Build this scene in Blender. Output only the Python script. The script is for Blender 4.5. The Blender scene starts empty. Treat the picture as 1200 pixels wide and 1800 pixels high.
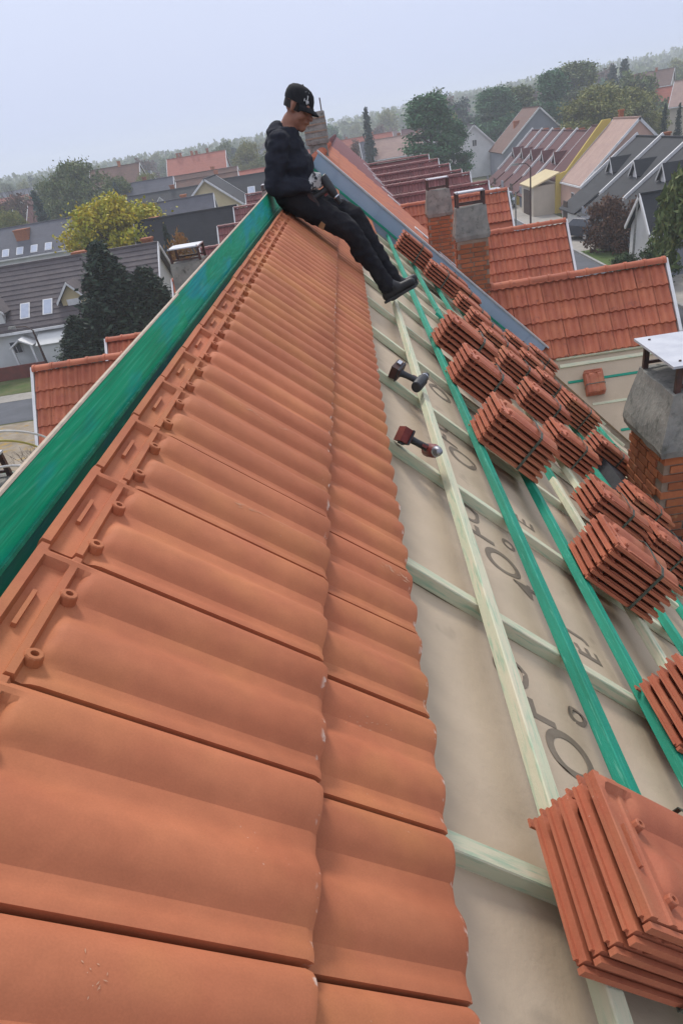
import bpy, bmesh, math, random
import numpy as np
from math import radians, sin, cos, tan, pi, sqrt
from mathutils import Matrix, Vector, noise as mnoise

S = bpy.context.scene
COL = S.collection
# ------------------------------------------------------------------ camera
CAMLOC = Vector((0.54300687, 0.0, 0.42291755))
def make_camera():
    pit, yaw, rol = radians(39.604074), radians(-2.258844), radians(-9.382673)
    fw = Vector((sin(yaw) * cos(pit), cos(yaw) * cos(pit), -sin(pit)))
    rt = Vector((cos(yaw), -sin(yaw), 0)); up = rt.cross(fw)
    r2 = cos(rol) * rt + sin(rol) * up; u2 = -sin(rol) * rt + cos(rol) * up
    M = Matrix((r2, u2, -fw)).transposed().to_4x4()
    M.translation = CAMLOC
    cd = bpy.data.cameras.new('camera'); co = bpy.data.objects.new('camera', cd); COL.objects.link(co)
    co.matrix_world = M
    cd.sensor_fit = 'HORIZONTAL'; cd.sensor_width = 36; cd.lens = 36.0733
    cd.shift_x = -0.08355; cd.shift_y = 0.26384      # the photograph is an off-centre crop
    cd.clip_start = 0.02; cd.clip_end = 6000
    S.camera = co
make_camera()
# ------------------------------------------------------------------ sky, sun, exposure
SUN_EL, SUN_AZ = radians(47), radians(-12)          # azimuth from +Y (ahead), negative = left
def make_world():
    w = bpy.data.worlds.new('World'); S.world = w; w.use_nodes = True
    nt = w.node_tree; nt.nodes.clear(); N = nt.nodes.new; L = nt.links.new
    out = N('ShaderNodeOutputWorld'); bg = N('ShaderNodeBackground')
    sky = N('ShaderNodeTexSky'); sky.sky_type = 'NISHITA'; sky.sun_disc = False
    sky.sun_elevation = SUN_EL; sky.sun_rotation = SUN_AZ; sky.air_density = 1.5; sky.dust_density = 6; sky.ozone_density = 2
    sc = N('ShaderNodeMixRGB'); sc.blend_type = 'MULTIPLY'; sc.inputs[0].default_value = 1; sc.inputs[2].default_value = (.07, .07, .07, 1)
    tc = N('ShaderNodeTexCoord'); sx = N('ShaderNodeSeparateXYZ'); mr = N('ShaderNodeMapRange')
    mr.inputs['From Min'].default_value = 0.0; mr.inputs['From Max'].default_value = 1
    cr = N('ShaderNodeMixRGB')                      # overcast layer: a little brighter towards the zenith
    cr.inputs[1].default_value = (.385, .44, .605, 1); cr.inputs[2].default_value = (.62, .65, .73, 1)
    nz = N('ShaderNodeTexNoise'); nz.inputs['Scale'].default_value = 1.3; nz.inputs['Detail'].default_value = 3
    nm = N('ShaderNodeMapRange'); nm.inputs['To Min'].default_value = .94; nm.inputs['To Max'].default_value = 1.06
    nmul = N('ShaderNodeVectorMath'); nmul.operation = 'SCALE'
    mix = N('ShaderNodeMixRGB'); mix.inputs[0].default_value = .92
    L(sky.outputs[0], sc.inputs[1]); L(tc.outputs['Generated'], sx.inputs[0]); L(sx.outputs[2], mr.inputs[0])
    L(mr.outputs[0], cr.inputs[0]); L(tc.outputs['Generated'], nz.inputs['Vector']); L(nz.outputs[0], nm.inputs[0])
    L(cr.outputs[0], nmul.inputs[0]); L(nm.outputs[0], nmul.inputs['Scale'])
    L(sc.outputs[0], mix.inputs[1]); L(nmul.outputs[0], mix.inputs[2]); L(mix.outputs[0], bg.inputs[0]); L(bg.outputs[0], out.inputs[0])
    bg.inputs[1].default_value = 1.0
make_world()
sl = bpy.data.lights.new('sun', 'SUN'); sl.energy = 1.5; sl.angle = radians(13); sl.color = (1, .955, .89)
so = bpy.data.objects.new('sun', sl); COL.objects.link(so)
_d = Vector((sin(SUN_AZ) * cos(SUN_EL), cos(SUN_AZ) * cos(SUN_EL), sin(SUN_EL)))
so.rotation_euler = _d.to_track_quat('Z', 'Y').to_euler(); so.location = (0, 30, 60)
S.view_settings.view_transform = 'Standard'; S.view_settings.look = 'None'
S.view_settings.exposure = 0.70; S.view_settings.gamma = 1; S.view_settings.use_curve_mapping = False
S.render.engine = 'CYCLES'
S.cycles.use_denoising = True
S.cycles.max_bounces = 6; S.cycles.diffuse_bounces = 3; S.cycles.volume_bounces = 2
S.cycles.transparent_max_bounces = 8
S.cycles.caustics_reflective = False; S.cycles.caustics_refractive = False

# ------------------------------------------------------------------ helpers
GZ = -9.0
P = radians(42.533); CP, SP, TP = cos(P), sin(P), tan(P)
MR = Matrix(((CP, 0, SP, 0), (0, 1, 0, 0), (-SP, 0, CP, 0), (0, 0, 0, 1)))      # right slope: (s down-slope, y, h)
ML = Matrix(((-CP, 0, -SP, 0), (0, -1, 0, 0), (-SP, 0, CP, 0), (0, 0, 0, 1)))   # left slope: (s, -y, h)
def T(x, y, z): return Matrix.Translation((x, y, z))
def RZ(a): return Matrix.Rotation(a, 4, 'Z')
def RX(a): return Matrix.Rotation(a, 4, 'X')
def RY(a): return Matrix.Rotation(a, 4, 'Y')
def SC(x, y=None, z=None): return Matrix.Diagonal((x, x if y is None else y, x if z is None else z, 1))
WM = {}
def put(o, parent=None, M=None):
    M = M if M is not None else Matrix()
    if parent is not None:
        o.parent = parent; o.matrix_basis = WM[parent.name].inverted() @ M
    else:
        o.matrix_basis = M
    WM[o.name] = M
    return o
def tag(o, label=None, cat=None, group=None, kind=None):
    if label: o['label'] = label
    if cat: o['category'] = cat
    if group: o['group'] = group
    if kind: o['kind'] = kind
    return o
def empty(name, loc=(0, 0, 0), rz=0, label=None, cat=None, group=None):
    o = bpy.data.objects.new(name, None); COL.objects.link(o); o.empty_display_size = .2
    put(o, None, T(*loc) @ RZ(rz)); return tag(o, label, cat, group)
def ob(name, mesh, parent=None, M=None, mat=None):
    o = bpy.data.objects.new(name, mesh); COL.objects.link(o)
    if mat is not None:
        if len(mesh.materials) == 0: mesh.materials.append(mat)
        elif mesh.materials[0] is not mat:
            o.material_slots[0].link = 'OBJECT'; o.material_slots[0].material = mat
    return put(o, parent, M)
class MB:
    """collects shapes; build() links them as one mesh object"""
    def __init__(self): self.v = []; self.f = []; self.mi = []; self.cur = 0; self.sm = []
    def add(self, vs, fs, M=None, smooth=False):
        b = len(self.v)
        for q in vs:
            q = Vector(q); self.v.append(tuple(M @ q) if M is not None else tuple(q))
        for t in fs:
            self.f.append(tuple(b + i for i in t)); self.mi.append(self.cur); self.sm.append(smooth)
        return self
    def box(self, x0, x1, y0, y1, z0, z1, M=None):
        vs = [(x0, y0, z0), (x1, y0, z0), (x1, y1, z0), (x0, y1, z0), (x0, y0, z1), (x1, y0, z1), (x1, y1, z1), (x0, y1, z1)]
        return self.add(vs, [(3, 2, 1, 0), (4, 5, 6, 7), (0, 1, 5, 4), (1, 2, 6, 5), (2, 3, 7, 6), (3, 0, 4, 7)], M)
    def frustum(self, a, b, z0, z1, M=None):
        (x0, x1, y0, y1), (u0, u1, v0, v1) = a, b
        vs = [(x0, y0, z0), (x1, y0, z0), (x1, y1, z0), (x0, y1, z0), (u0, v0, z1), (u1, v0, z1), (u1, v1, z1), (u0, v1, z1)]
        return self.add(vs, [(3, 2, 1, 0), (4, 5, 6, 7), (0, 1, 5, 4), (1, 2, 6, 5), (2, 3, 7, 6), (3, 0, 4, 7)], M)
    def lathe(self, prof, n=12, M=None, cap=True, smooth=True):
        vs = []; fs = []
        for (r, z) in prof:
            for i in range(n): vs.append((r * cos(2 * pi * i / n), r * sin(2 * pi * i / n), z))
        for k in range(len(prof) - 1):
            for i in range(n):
                j = (i + 1) % n; fs.append((k * n + i, k * n + j, (k + 1) * n + j, (k + 1) * n + i))
        self.add(vs, fs, M, smooth)
        if cap:
            self.add(vs[:n], [tuple(range(n - 1, -1, -1))], M); self.add(vs[-n:], [tuple(range(n))], M)
        return self
    def tube(self, pts, rad, n=6, smooth=True):
        pts = [Vector(p) for p in pts]; vs = []; fs = []
        rads = rad if isinstance(rad, (list, tuple)) else [rad] * len(pts)
        ref = None
        for k, p in enumerate(pts):
            d = (pts[min(k + 1, len(pts) - 1)] - pts[max(k - 1, 0)]).normalized()
            if ref is None or abs(ref.dot(d)) > .98: ref = Vector((0, 0, 1)) if abs(d.z) < .9 else Vector((1, 0, 0))
            a = d.cross(ref).normalized(); b = d.cross(a); ref = -a.cross(d) if False else ref
            for i in range(n): vs.append(p + rads[k] * (a * cos(2 * pi * i / n) + b * sin(2 * pi * i / n)))
        for k in range(len(pts) - 1):
            for i in range(n):
                j = (i + 1) % n; fs.append((k * n + i, (k + 1) * n + i, (k + 1) * n + j, k * n + j))
        self.add(vs, fs, None, smooth)
        self.add(vs[:n], [tuple(range(n))]); self.add(vs[-n:], [tuple(range(n - 1, -1, -1))])
        return self
    def prism(self, poly, h0, h1, M=None):
        """poly in xy, extruded z h0..h1 (counter-clockwise poly)"""
        n = len(poly); vs = [(x, y, h0) for x, y in poly] + [(x, y, h1) for x, y in poly]
        fs = [tuple(range(n - 1, -1, -1)), tuple(range(n, 2 * n))] + [(i, (i + 1) % n, n + (i + 1) % n, n + i) for i in range(n)]
        return self.add(vs, fs, M)
    def slab(self, quad, t):
        """planar quad (points in order, seen counter-clockwise from outside) thickened inwards by t"""
        q = [Vector(p) for p in quad]; n = (q[1] - q[0]).cross(q[2] - q[0]).normalized()
        k = len(q); vs = q + [p - n * t for p in q]
        return self.add(vs, [tuple(range(k)), tuple(range(2 * k - 1, k - 1, -1))] + [(i, k + i, k + (i + 1) % k, (i + 1) % k) for i in range(k)])
    def mesh(self, name, mats=None, sharp=None):
        me = bpy.data.meshes.new(name); me.from_pydata(self.v, [], self.f)
        if mats:
            for m in (mats if isinstance(mats, (list, tuple)) else [mats]): me.materials.append(m)
        me.polygons.foreach_set('material_index', self.mi)
        if any(self.sm) or sharp: me.polygons.foreach_set('use_smooth', [bool(sharp) or x for x in self.sm])
        me.update()
        if sharp: me.set_sharp_from_angle(angle=radians(sharp))
        return me
    def build(self, name, mats, parent=None, M=None, sharp=None):
        return ob(name, self.mesh(name, mats, sharp), parent, M)

# ------------------------------------------------------------------ materials
def pmat(name, c1, c2=None, scale=3.0, rough=.75, bump=0.0, bscale=40.0, spec=.3, metal=0.0, rnd=0.0, stretch=None,
         coord='pos', ramp=(.35, .65), detail=4, c3=None, scale3=30, amt3=(.62, .7), sheen=0):
    m = bpy.data.materials.new(name); m.use_nodes = True; nt = m.node_tree; N = nt.nodes.new; L = nt.links.new
    b = nt.nodes['Principled BSDF']; b.inputs['Roughness'].default_value = rough; b.inputs['Metallic'].default_value = metal
    b.inputs['Specular IOR Level'].default_value = spec
    if coord == 'pos': vec = N('ShaderNodeNewGeometry').outputs['Position']
    else: vec = N('ShaderNodeTexCoord').outputs['Object']
    mp = N('ShaderNodeMapping'); L(vec, mp.inputs[0])
    if stretch: mp.inputs['Scale'].default_value = stretch
    if coord == 'obj':
        oi = N('ShaderNodeObjectInfo'); ml = N('ShaderNodeMath'); ml.operation = 'MULTIPLY'; ml.inputs[1].default_value = 37.0
        L(oi.outputs['Random'], ml.inputs[0]); L(ml.outputs[0], mp.inputs['Location'])
    vec = mp.outputs[0]
    def nz(sc, det=detail):
        n = N('ShaderNodeTexNoise'); n.inputs['Scale'].default_value = sc; n.inputs['Detail'].default_value = det
        n.inputs['Roughness'].default_value = .6; L(vec, n.inputs['Vector']); return n.outputs[0]
    c2 = c2 or tuple(x * .82 for x in c1)
    cr = N('ShaderNodeValToRGB'); cr.color_ramp.elements[0].position = ramp[0]; cr.color_ramp.elements[1].position = ramp[1]
    cr.color_ramp.elements[0].color = (*c1, 1); cr.color_ramp.elements[1].color = (*c2, 1)
    L(nz(scale), cr.inputs[0]); col = cr.outputs[0]
    if c3:
        mx = N('ShaderNodeMixRGB'); mr = N('ShaderNodeMapRange'); mr.inputs['From Min'].default_value = amt3[0]; mr.inputs['From Max'].default_value = amt3[1]
        L(nz(scale3, 3), mr.inputs[0]); L(mr.outputs[0], mx.inputs[0]); L(col, mx.inputs[1]); mx.inputs[2].default_value = (*c3, 1); col = mx.outputs[0]
    if rnd:
        oi = N('ShaderNodeObjectInfo'); mr = N('ShaderNodeMapRange'); mr.inputs['To Min'].default_value = 1 - rnd; mr.inputs['To Max'].default_value = 1 + rnd
        vm = N('ShaderNodeVectorMath'); vm.operation = 'SCALE'
        L(oi.outputs['Random'], mr.inputs[0]); L(col, vm.inputs[0]); L(mr.outputs[0], vm.inputs['Scale']); col = vm.outputs[0]
    L(col, b.inputs['Base Color'])
    if bump:
        bp = N('ShaderNodeBump'); bp.inputs['Strength'].default_value = bump; bp.inputs['Distance'].default_value = .01
        L(nz(bscale, 5), bp.inputs['Height']); L(bp.outputs[0], b.inputs['Normal'])
    return m
def ribmat(name, c1, c2, period, axis, depth=.04, rough=.8, spec=.25, rnd=0, vperiod=None):
    """roof covering too far off to tell its pieces apart: courses as relief, patchy colour"""
    m = pmat(name, c1, c2, 1.2, rough, 0, spec=spec, rnd=rnd, c3=tuple(x * 1.25 for x in c1), scale3=14, amt3=(.5, .8))
    nt = m.node_tree; N = nt.nodes.new; L = nt.links.new; b = nt.nodes['Principled BSDF']
    g = N('ShaderNodeTexCoord'); sx = N('ShaderNodeSeparateXYZ'); L(g.outputs['Object'], sx.inputs[0])
    d = N('ShaderNodeMath'); d.operation = 'DIVIDE'; d.inputs[1].default_value = period; L(sx.outputs[axis], d.inputs[0])
    fr = N('ShaderNodeMath'); fr.operation = 'FRACT'; L(d.outputs[0], fr.inputs[0])
    bp = N('ShaderNodeBump'); bp.inputs['Strength'].default_value = 1; bp.inputs['Distance'].default_value = depth
    L(fr.outputs[0], bp.inputs['Height']); L(bp.outputs[0], b.inputs['Normal'])
    return m
M = {}
M['tile'] = pmat('clay_tile', (.455, .160, .078), (.395, .126, .062), 3.1, .72, .05, 420, .18, rnd=.085, c3=(.475, .19, .075), scale3=2.3, amt3=(.48, .72))
def chipped(m):
    """pale chips along the tail edge of a tile (its own x, down the slope) and a few pale specks"""
    nt = m.node_tree; N = nt.nodes.new; L = nt.links.new; b = nt.nodes['Principled BSDF']
    tc = N('ShaderNodeTexCoord'); sx = N('ShaderNodeSeparateXYZ'); L(tc.outputs['Object'], sx.inputs[0])
    g = N('ShaderNodeNewGeometry')
    def nz(sc, lo, hi):
        n = N('ShaderNodeTexNoise'); n.inputs['Scale'].default_value = sc; n.inputs['Detail'].default_value = 3; L(g.outputs['Position'], n.inputs['Vector'])
        r = N('ShaderNodeMapRange'); r.inputs['From Min'].default_value = lo; r.inputs['From Max'].default_value = hi; L(n.outputs[0], r.inputs[0]); return r.outputs[0]
    e = N('ShaderNodeMapRange'); e.inputs['From Min'].default_value = .488; e.inputs['From Max'].default_value = .497; L(sx.outputs[0], e.inputs[0])
    mu = N('ShaderNodeMath'); mu.operation = 'MULTIPLY'; L(e.outputs[0], mu.inputs[0]); L(nz(34, .60, .66), mu.inputs[1])
    m2 = N('ShaderNodeMath'); m2.operation = 'MULTIPLY'; L(nz(150, .70, .74), m2.inputs[0]); L(nz(4.5, .60, .70), m2.inputs[1])
    mx = N('ShaderNodeMath'); mx.operation = 'MAXIMUM'; L(mu.outputs[0], mx.inputs[0]); L(m2.outputs[0], mx.inputs[1])
    c = N('ShaderNodeMixRGB'); L(mx.outputs[0], c.inputs[0]); L(b.inputs['Base Color'].links[0].from_socket, c.inputs[1]); c.inputs[2].default_value = (.62, .45, .36, 1)
    # fine sandy grain and faint dust clouds
    out = c.outputs[0]
    for sc, lo, hi in ((380, .95, 1.05), (38, .96, 1.04), (9, .95, 1.05)):
        n = N('ShaderNodeTexNoise'); n.inputs['Scale'].default_value = sc; n.inputs['Detail'].default_value = 4; L(g.outputs['Position'], n.inputs['Vector'])
        r = N('ShaderNodeMapRange'); r.inputs['From Min'].default_value = .3; r.inputs['From Max'].default_value = .7; r.inputs['To Min'].default_value = lo; r.inputs['To Max'].default_value = hi; L(n.outputs[0], r.inputs[0])
        v = N('ShaderNodeVectorMath'); v.operation = 'SCALE'; L(out, v.inputs[0]); L(r.outputs[0], v.inputs['Scale']); out = v.outputs[0]
    L(out, b.inputs['Base Color'])
chipped(M['tile']); 
M['tile_far'] = pmat('clay_tile_neighbour', (.43, .135, .068), (.36, .10, .056), 3.5, .7, .1, 60, .25, rnd=.13, c3=(.24, .075, .05), scale3=9, amt3=(.6, .75))
M['tile_orange'] = pmat('clay_tile_slope', (.47, .17, .085), (.40, .125, .075), 1.2, .7, .1, 60, .25, rnd=.08, c3=(.30, .12, .10), scale3=1.5, amt3=(.55, .7))
M['tile_bundle'] = pmat('clay_tile_bundled', (.43, .135, .070), (.36, .102, .055), 6, .65, .15, 150, .3, rnd=.09, c3=(.47, .18, .09), scale3=3, amt3=(.5, .7))
chipped(M['tile_bundle'])
M['tile_maroon'] = pmat('maroon_tile', (.20, .062, .058), (.15, .05, .05), 3, .6, .1, 60, .35, rnd=.15)
M['membrane'] = pmat('roof_membrane', (.50, .395, .285), (.445, .35, .25), 2.2, .85, .25, 25, .2, c3=(.25, .20, .145), scale3=4.5, amt3=(.66, .9), ramp=(.3, .7))
M['print'] = pmat('printed_ink', (.17, .135, .098), (.21, .168, .125), 14, .85)
M['pale_wood'] = pmat('pale_green_timber', (.56, .57, .40), (.64, .58, .42), 2.2, .75, .25, 60, .25, stretch=(1.2, 14, 14), coord='obj', rnd=.07, c3=(.30, .46, .32), scale3=6, amt3=(.52, .74), ramp=(.4, .62))
M['green_wood'] = pmat('green_treated_timber', (.006, .21, .125), (.010, .30, .20), 2.5, .6, .4, 60, .3, stretch=(.8, 12, 12), coord='obj', rnd=.12, c3=(.10, .42, .30), scale3=9, amt3=(.60, .72))
M['teal_wood'] = pmat('teal_treated_timber', (.006, .30, .33), (.012, .30, .22), 1.5, .55, .3, 60, .45, stretch=(.8, 12, 12), coord='obj', rnd=.06, c3=(.12, .45, .4), scale3=9, amt3=(.62, .74))
M['fresh_cut'] = pmat('sawn_timber_edge', (.55, .43, .33), (.42, .36, .28), 4, .8, .3, 60, .2, stretch=(1, 10, 10), coord='obj')
M['concrete'] = pmat('weathered_concrete', (.30, .29, .26), (.20, .20, .185), 5, .9, .8, 26, .2, c3=(.10, .105, .09), scale3=11, amt3=(.55, .75))
M['mortar'] = pmat('mortar', (.32, .25, .19), (.25, .18, .13), 9, .95, .5, 40, .15)
M['brick'] = pmat('brick', (.40, .135, .055), (.30, .10, .05), 8, .85, .4, 50, .2, rnd=.22, c3=(.46, .24, .12), scale3=12, amt3=(.6, .75))
M['dark_steel'] = pmat('rusty_dark_steel', (.045, .03, .028), (.09, .04, .03), 18, .6, .2, 60, .4)
M['white_metal'] = pmat('white_painted_metal', (.52, .53, .56), (.43, .44, .48), 6, .5, .05, 60, .5, c3=(.35, .34, .34), scale3=25, amt3=(.68, .76))
M['flashing'] = pmat('blue_grey_sheet_metal', (.29, .37, .49), (.34, .42, .53), 1.6, .42, .15, 4, .5, metal=.25)
M['lead'] = pmat('pale_lead', (.55, .53, .52), (.42, .40, .42), 5, .5, .2, 10, .4)
M['white_trim'] = pmat('white_trim', (.74, .73, .72), (.62, .61, .6), 3, .6, .05, 30, .3)
M['black_plastic'] = pmat('black_plastic', (.018, .018, .02), (.03, .03, .032), 30, .5, .1, 120, .4)
M['red_plastic'] = pmat('dark_red_plastic', (.20, .03, .022), (.14, .022, .018), 25, .5, .1, 120, .4)
M['brown_plastic'] = pmat('brown_black_plastic', (.07, .028, .02), (.045, .02, .016), 25, .55, .1, 120, .4)
M['steel'] = pmat('bright_steel', (.62, .62, .64), (.5, .5, .52), 30, .25, .1, 100, .5, metal=.9)
M['dull_steel'] = pmat('dull_steel', (.36, .36, .38), (.25, .25, .27), 60, .35, .1, 100, .5, metal=.8)
M['strap'] = pmat('green_grey_strap', (.085, .095, .07), (.05, .06, .045), 20, .5, .1, 100, .4)
M['lead_black'] = pmat('black_lead_apron', (.022, .022, .026), (.04, .04, .045), 8, .6, .5, 14, .4)
M['cable'] = pmat('white_cable', (.62, .60, .58), (.5, .49, .48), 20, .5)
M['cable_y'] = pmat('yellow_cable', (.42, .36, .10), (.36, .3, .1), 20, .5)
# ------------------------------------------------------------------ tiles
def wave(up):
    """two rolls: each rises gently on its far side and falls to a crease on its near side"""
    H_ = .0205
    if up < .100: return H_ * (1 - ((up - .036) / .064) ** 2.6) if up > .036 else H_ * (1 - .95 * ((.036 - up) / .036) ** 2)
    if .120 < up < .250: return H_ * (1 - ((up - .186) / .064) ** 2.6) if up > .186 else H_ * sstep(.120, .186, up)
    return .008 * sstep(.256, .288, up)
def sstep(a, b, x):
    t = min(1, max(0, (x - a) / (b - a))); return t * t * (3 - 2 * t)
def tile_mesh(name, L=.50, w=.30, nu=36, head=True, lugs=False, th=.017, rim=.017, skew=0.0):
    """interlocking two-roll tile: x' = down the slope, y' = across (0 near .. w far), z' = up"""
    mb = MB(); k = w / .30
    if head: ss = [0, .003, .015, .018, .046, .050, .053, .063, .066, .074, .084, .094, .12, .2, .3, .4, L - .012, L]
    else: ss = [0, L * .5, L]
    us = [w * i / nu for i in range(nu + 1)]; us[0] = .0045; us[-1] = w - .0045
    def H(s, u):
        up = (w - u) / k
        if not head: return wave(up)
        base = .004
        if s <= .0005: base = .008
        elif s <= .0155: base = rim
        elif s <= .047: base = .003
        elif .052 <= s <= .0635: base = rim * .88
        r = sstep(.064, .092, s)
        if up < .04: r = max(r, sstep(.0, .02, s) * sstep(.042, .03, up))
        h = max(base if s < .07 else .002, wave(up) * r)
        if s >= L - .0005: h -= .005
        return h
    top = [[(s, u, H(s, u)) for u in us] for s in ss]; n = len(us); m = len(ss)
    vs = [p for r in top for p in r]
    fs = [(i * n + j, (i + 1) * n + j, (i + 1) * n + j + 1, i * n + j + 1) for i in range(m - 1) for j in range(n - 1)]
    b = len(vs)
    keep = [0, m - 1] if not head else [0, 9, 11, m - 1]
    bot = []
    for i in keep:
        bot.append(len(vs)); 
        for j, u in enumerate(us): vs.append((ss[i], u, H(ss[i], u) * (1 if ss[i] > .08 else .25) - th))
    for a in range(len(keep) - 1):
        for j in range(n - 1): fs.append((bot[a] + j, bot[a] + j + 1, bot[a + 1] + j + 1, bot[a + 1] + j))
    for j in range(n - 1):
        fs.append((j, j + 1, bot[0] + j + 1, bot[0] + j)); q = (m - 1) * n
        fs.append((q + j + 1, q + j, bot[-1] + j, bot[-1] + j + 1))
    for a in range(len(keep) - 1):
        idx = list(range(keep[a], keep[a + 1] + 1))
        fs.append(tuple([i * n for i in idx[::-1]] + [bot[a], bot[a + 1]]))
        fs.append(tuple([i * n + n - 1 for i in idx] + [bot[a + 1] + n - 1, bot[a] + n - 1]))
    mb.add(vs, fs, None, True)
    if head:
        mb.box(.028, .034, w - .20 * k, w - .115 * k, .002, .011)                 # rib in the channel
        for up in (.105, .252):                                               # nail bosses
            y = w - up * k
            mb.lathe([(.013, .0), (.012, .017), (.0105, .019), (.0055, .019), (.005, .006), (.0005, .006)], 10, T(.072, y, 0), cap=False)
        mb.box(.006, L - .02, w - .006, w + .016, -.036, -.030)               # interlocking flange
    if lugs:
        mb.box(-.007, .0005, .012, w - .006, -.0115, -.0045)                     # lower lip of the head edge
        mb.box(.0, L, -.012, .0, -.014, .001); mb.box(L - .03, L - .004, .03, .30, -.024, -.012)
    if skew: mb.v = [(x, y + skew * x, z) for x, y, z in mb.v]
    return mb.mesh(name, None, sharp=24)

ME_TILE = tile_mesh('roof_tile', skew=.075); ME_TILE.materials.append(M['tile'])
ME_BTILE = tile_mesh('bundled_tile', .45, .33, 28, True, True, .0145, .0095); ME_BTILE.materials.append(M['tile_bundle'])
def small_tile(name, mat, L=.45, w=.30):
    mb = MB(); n = 14; us = [w * i / n for i in range(n + 1)]
    vs = []; fs = []
    for j, u in enumerate(us):
        h = wave(w - u) * 1.7
        vs += [(0, u, h * .9 - .004), (L, u, h + .030), (L + .002, u, h - .008)]
    for j in range(n):
        a = 3 * j; fs += [(a, a + 1, a + 4, a + 3), (a + 1, a + 2, a + 5, a + 4)]
    mb.add(vs, fs, None, True)
    mb.add([(0, 0, -.004), (L, 0, .030), (L, 0, 0), (0, w, -.004), (L, w, .030), (L, w, 0)], [(0, 2, 1), (3, 4, 5)])
    me = mb.mesh(name, mat, sharp=40); return me
ME_STILE = small_tile('roof_tile_small', M['tile_far'])
def ridge_piece(L=.38, r=.105, n=8):
    mb = MB(); vs = []; fs = []
    for x, rr in ((0, r * 1.12), (.05, r * 1.12), (.055, r), (L, r * .94)):
        for i in range(n + 1):
            a = pi * i / n; vs.append((x, -rr * cos(a) * 1.15, rr * sin(a) * .85))
    for k in range(3):
        for i in range(n): fs.append((k * (n + 1) + i, (k + 1) * (n + 1) + i, (k + 1) * (n + 1) + i + 1, k * (n + 1) + i + 1))
    mb.add(vs, fs, None, True); mb.add(vs[:n + 1], [tuple(range(n, -1, -1))]); mb.add(vs[-n - 1:], [tuple(range(n + 1))])
    return mb.mesh('ridge_tile', M['tile_far'], sharp=40)
ME_RIDGE = ridge_piece()
def stick(L, w, h, nseg=1):
    """timber along local x from 0 to L, bevelled, top at z=0"""
    mb = MB(); e = .003
    sec = [(-w / 2 + e, 0), (-w / 2, -e), (-w / 2, -h + e), (-w / 2 + e, -h), (w / 2 - e, -h), (w / 2, -h + e), (w / 2, -e), (w / 2 - e, 0)]
    vs = [(0, y, z) for y, z in sec] + [(L, y, z) for y, z in sec]
    fs = [(i, (i + 1) % 8, 8 + (i + 1) % 8, 8 + i) for i in range(8)] + [tuple(range(7, -1, -1)), tuple(range(8, 16))]
    return mb.add(vs, [tuple(reversed(f)) for f in fs])

# ------------------------------------------------------------------ the house being re-roofed
ROT90 = RZ(pi / 2)
HOUSE = empty('terraced_house', (0, 6, GZ), 0, 'terraced house being re-roofed, with bare membrane and green battens', 'house')
Y0, Y1 = -1.4, 14.0
random.seed(5)
def hwr(s, y):
    """sag between the rafters and soft creases of the membrane"""
    cz = 1 - abs(mnoise.noise(Vector((s * 1.3 + .6 * y, y * 4.0, 1.7))))
    return mnoise.noise(Vector((s * 1.1, y * 5.5, 3.1))) * .007 + mnoise.noise(Vector((s * 2.6, y * 2.1, 8.0))) * .009 + .012 * max(0, cz - .86) / .14 * .5 - .016 * abs(sin(pi * (y - .8) / 1.105))
def membrane(name, Mx, s0, s1, y0, y1, h, parent, ds=.09, dy=.11):
    mb = MB(); ns = int((s1 - s0) / ds); ny = int((y1 - y0) / dy); vs = []; fs = []
    for i in range(ns + 1):
        for j in range(ny + 1):
            s = s0 + (s1 - s0) * i / ns; y = y0 + (y1 - y0) * j / ny
            q = hwr(s, y)
            vs.append((s, y, h + q))
    for i in range(ns):
        for j in range(ny):
            a = i * (ny + 1) + j; fs.append((a, a + ny + 1, a + ny + 2, a + 1))
    mb.add(vs, fs, None, True); return mb.build(name, M['membrane'], parent, Mx)
MEM = membrane('roof_membrane', MR, .04, 6.6, Y0, Y1, -.128, HOUSE, .06, .045)
MEML = membrane('roof_membrane', ML, .09, 6.6, -Y1, -Y0, -.13, HOUSE, .3, .4)
# counter battens run down the slope, battens along the ridge
random.seed(11)
me_cb = stick(6.4, .048, .045).mesh('counter_batten', M['pale_wood'])
for k in range(-1, 12):
    ob('counter_batten', me_cb, HOUSE, MR @ T(.1, .80 + 1.105 * k + random.uniform(-.02, .02), -.083) @ RZ(random.uniform(-.004, .004)))
me_cbl = stick(6.3, .048, .045).mesh('counter_batten', M['pale_wood'])
for k in range(0, 12, 2): ob('counter_batten', me_cbl, HOUSE, ML @ T(.15, -(.80 + 1.105 * k), -.085))
BAT = [.03, .33, .735, 1.135, 1.515, 1.905, 2.285, 2.67, 3.055, 3.44, 3.825, 4.21, 4.6, 4.98, 5.37]
for i, s in enumerate(BAT):
    pale = i in (0, 1, 2, 3)
    cuts = [-1.35, 4.9 + random.uniform(-.6, .6), 9.6 + random.uniform(-.8, .8), 13.93]
    if i == 3: cuts = [-1.35, 7.2, 9.9, 13.93]
    if i > 9: cuts[-1] = 13.93 - (s - 4.0) * .9
    for a, b in zip(cuts[:-1], cuts[1:]):
        if b - a < .4: continue
        m_ = M['pale_wood'] if (pale and not (i == 3 and a > 7)) or (i > 5 and random.random() < .22) else M['green_wood']
        ob('batten', stick(b - a - .004, .046, .042).mesh('batten', m_), HOUSE,
           MR @ T(s + random.uniform(-.005, .005), a, -.038) @ ROT90 @ RZ(random.uniform(-.0018, .0018)))
for i, s in enumerate((.08, .5, .9, 1.3, 1.7, 2.1, 2.5, 2.9, 3.3)):
    ob('batten', stick(15.2, .046, .042).mesh('batten', M['green_wood'] if i % 3 else M['pale_wood']), HOUSE, ML @ T(s, -Y1 + .1, -.04) @ ROT90)
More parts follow.
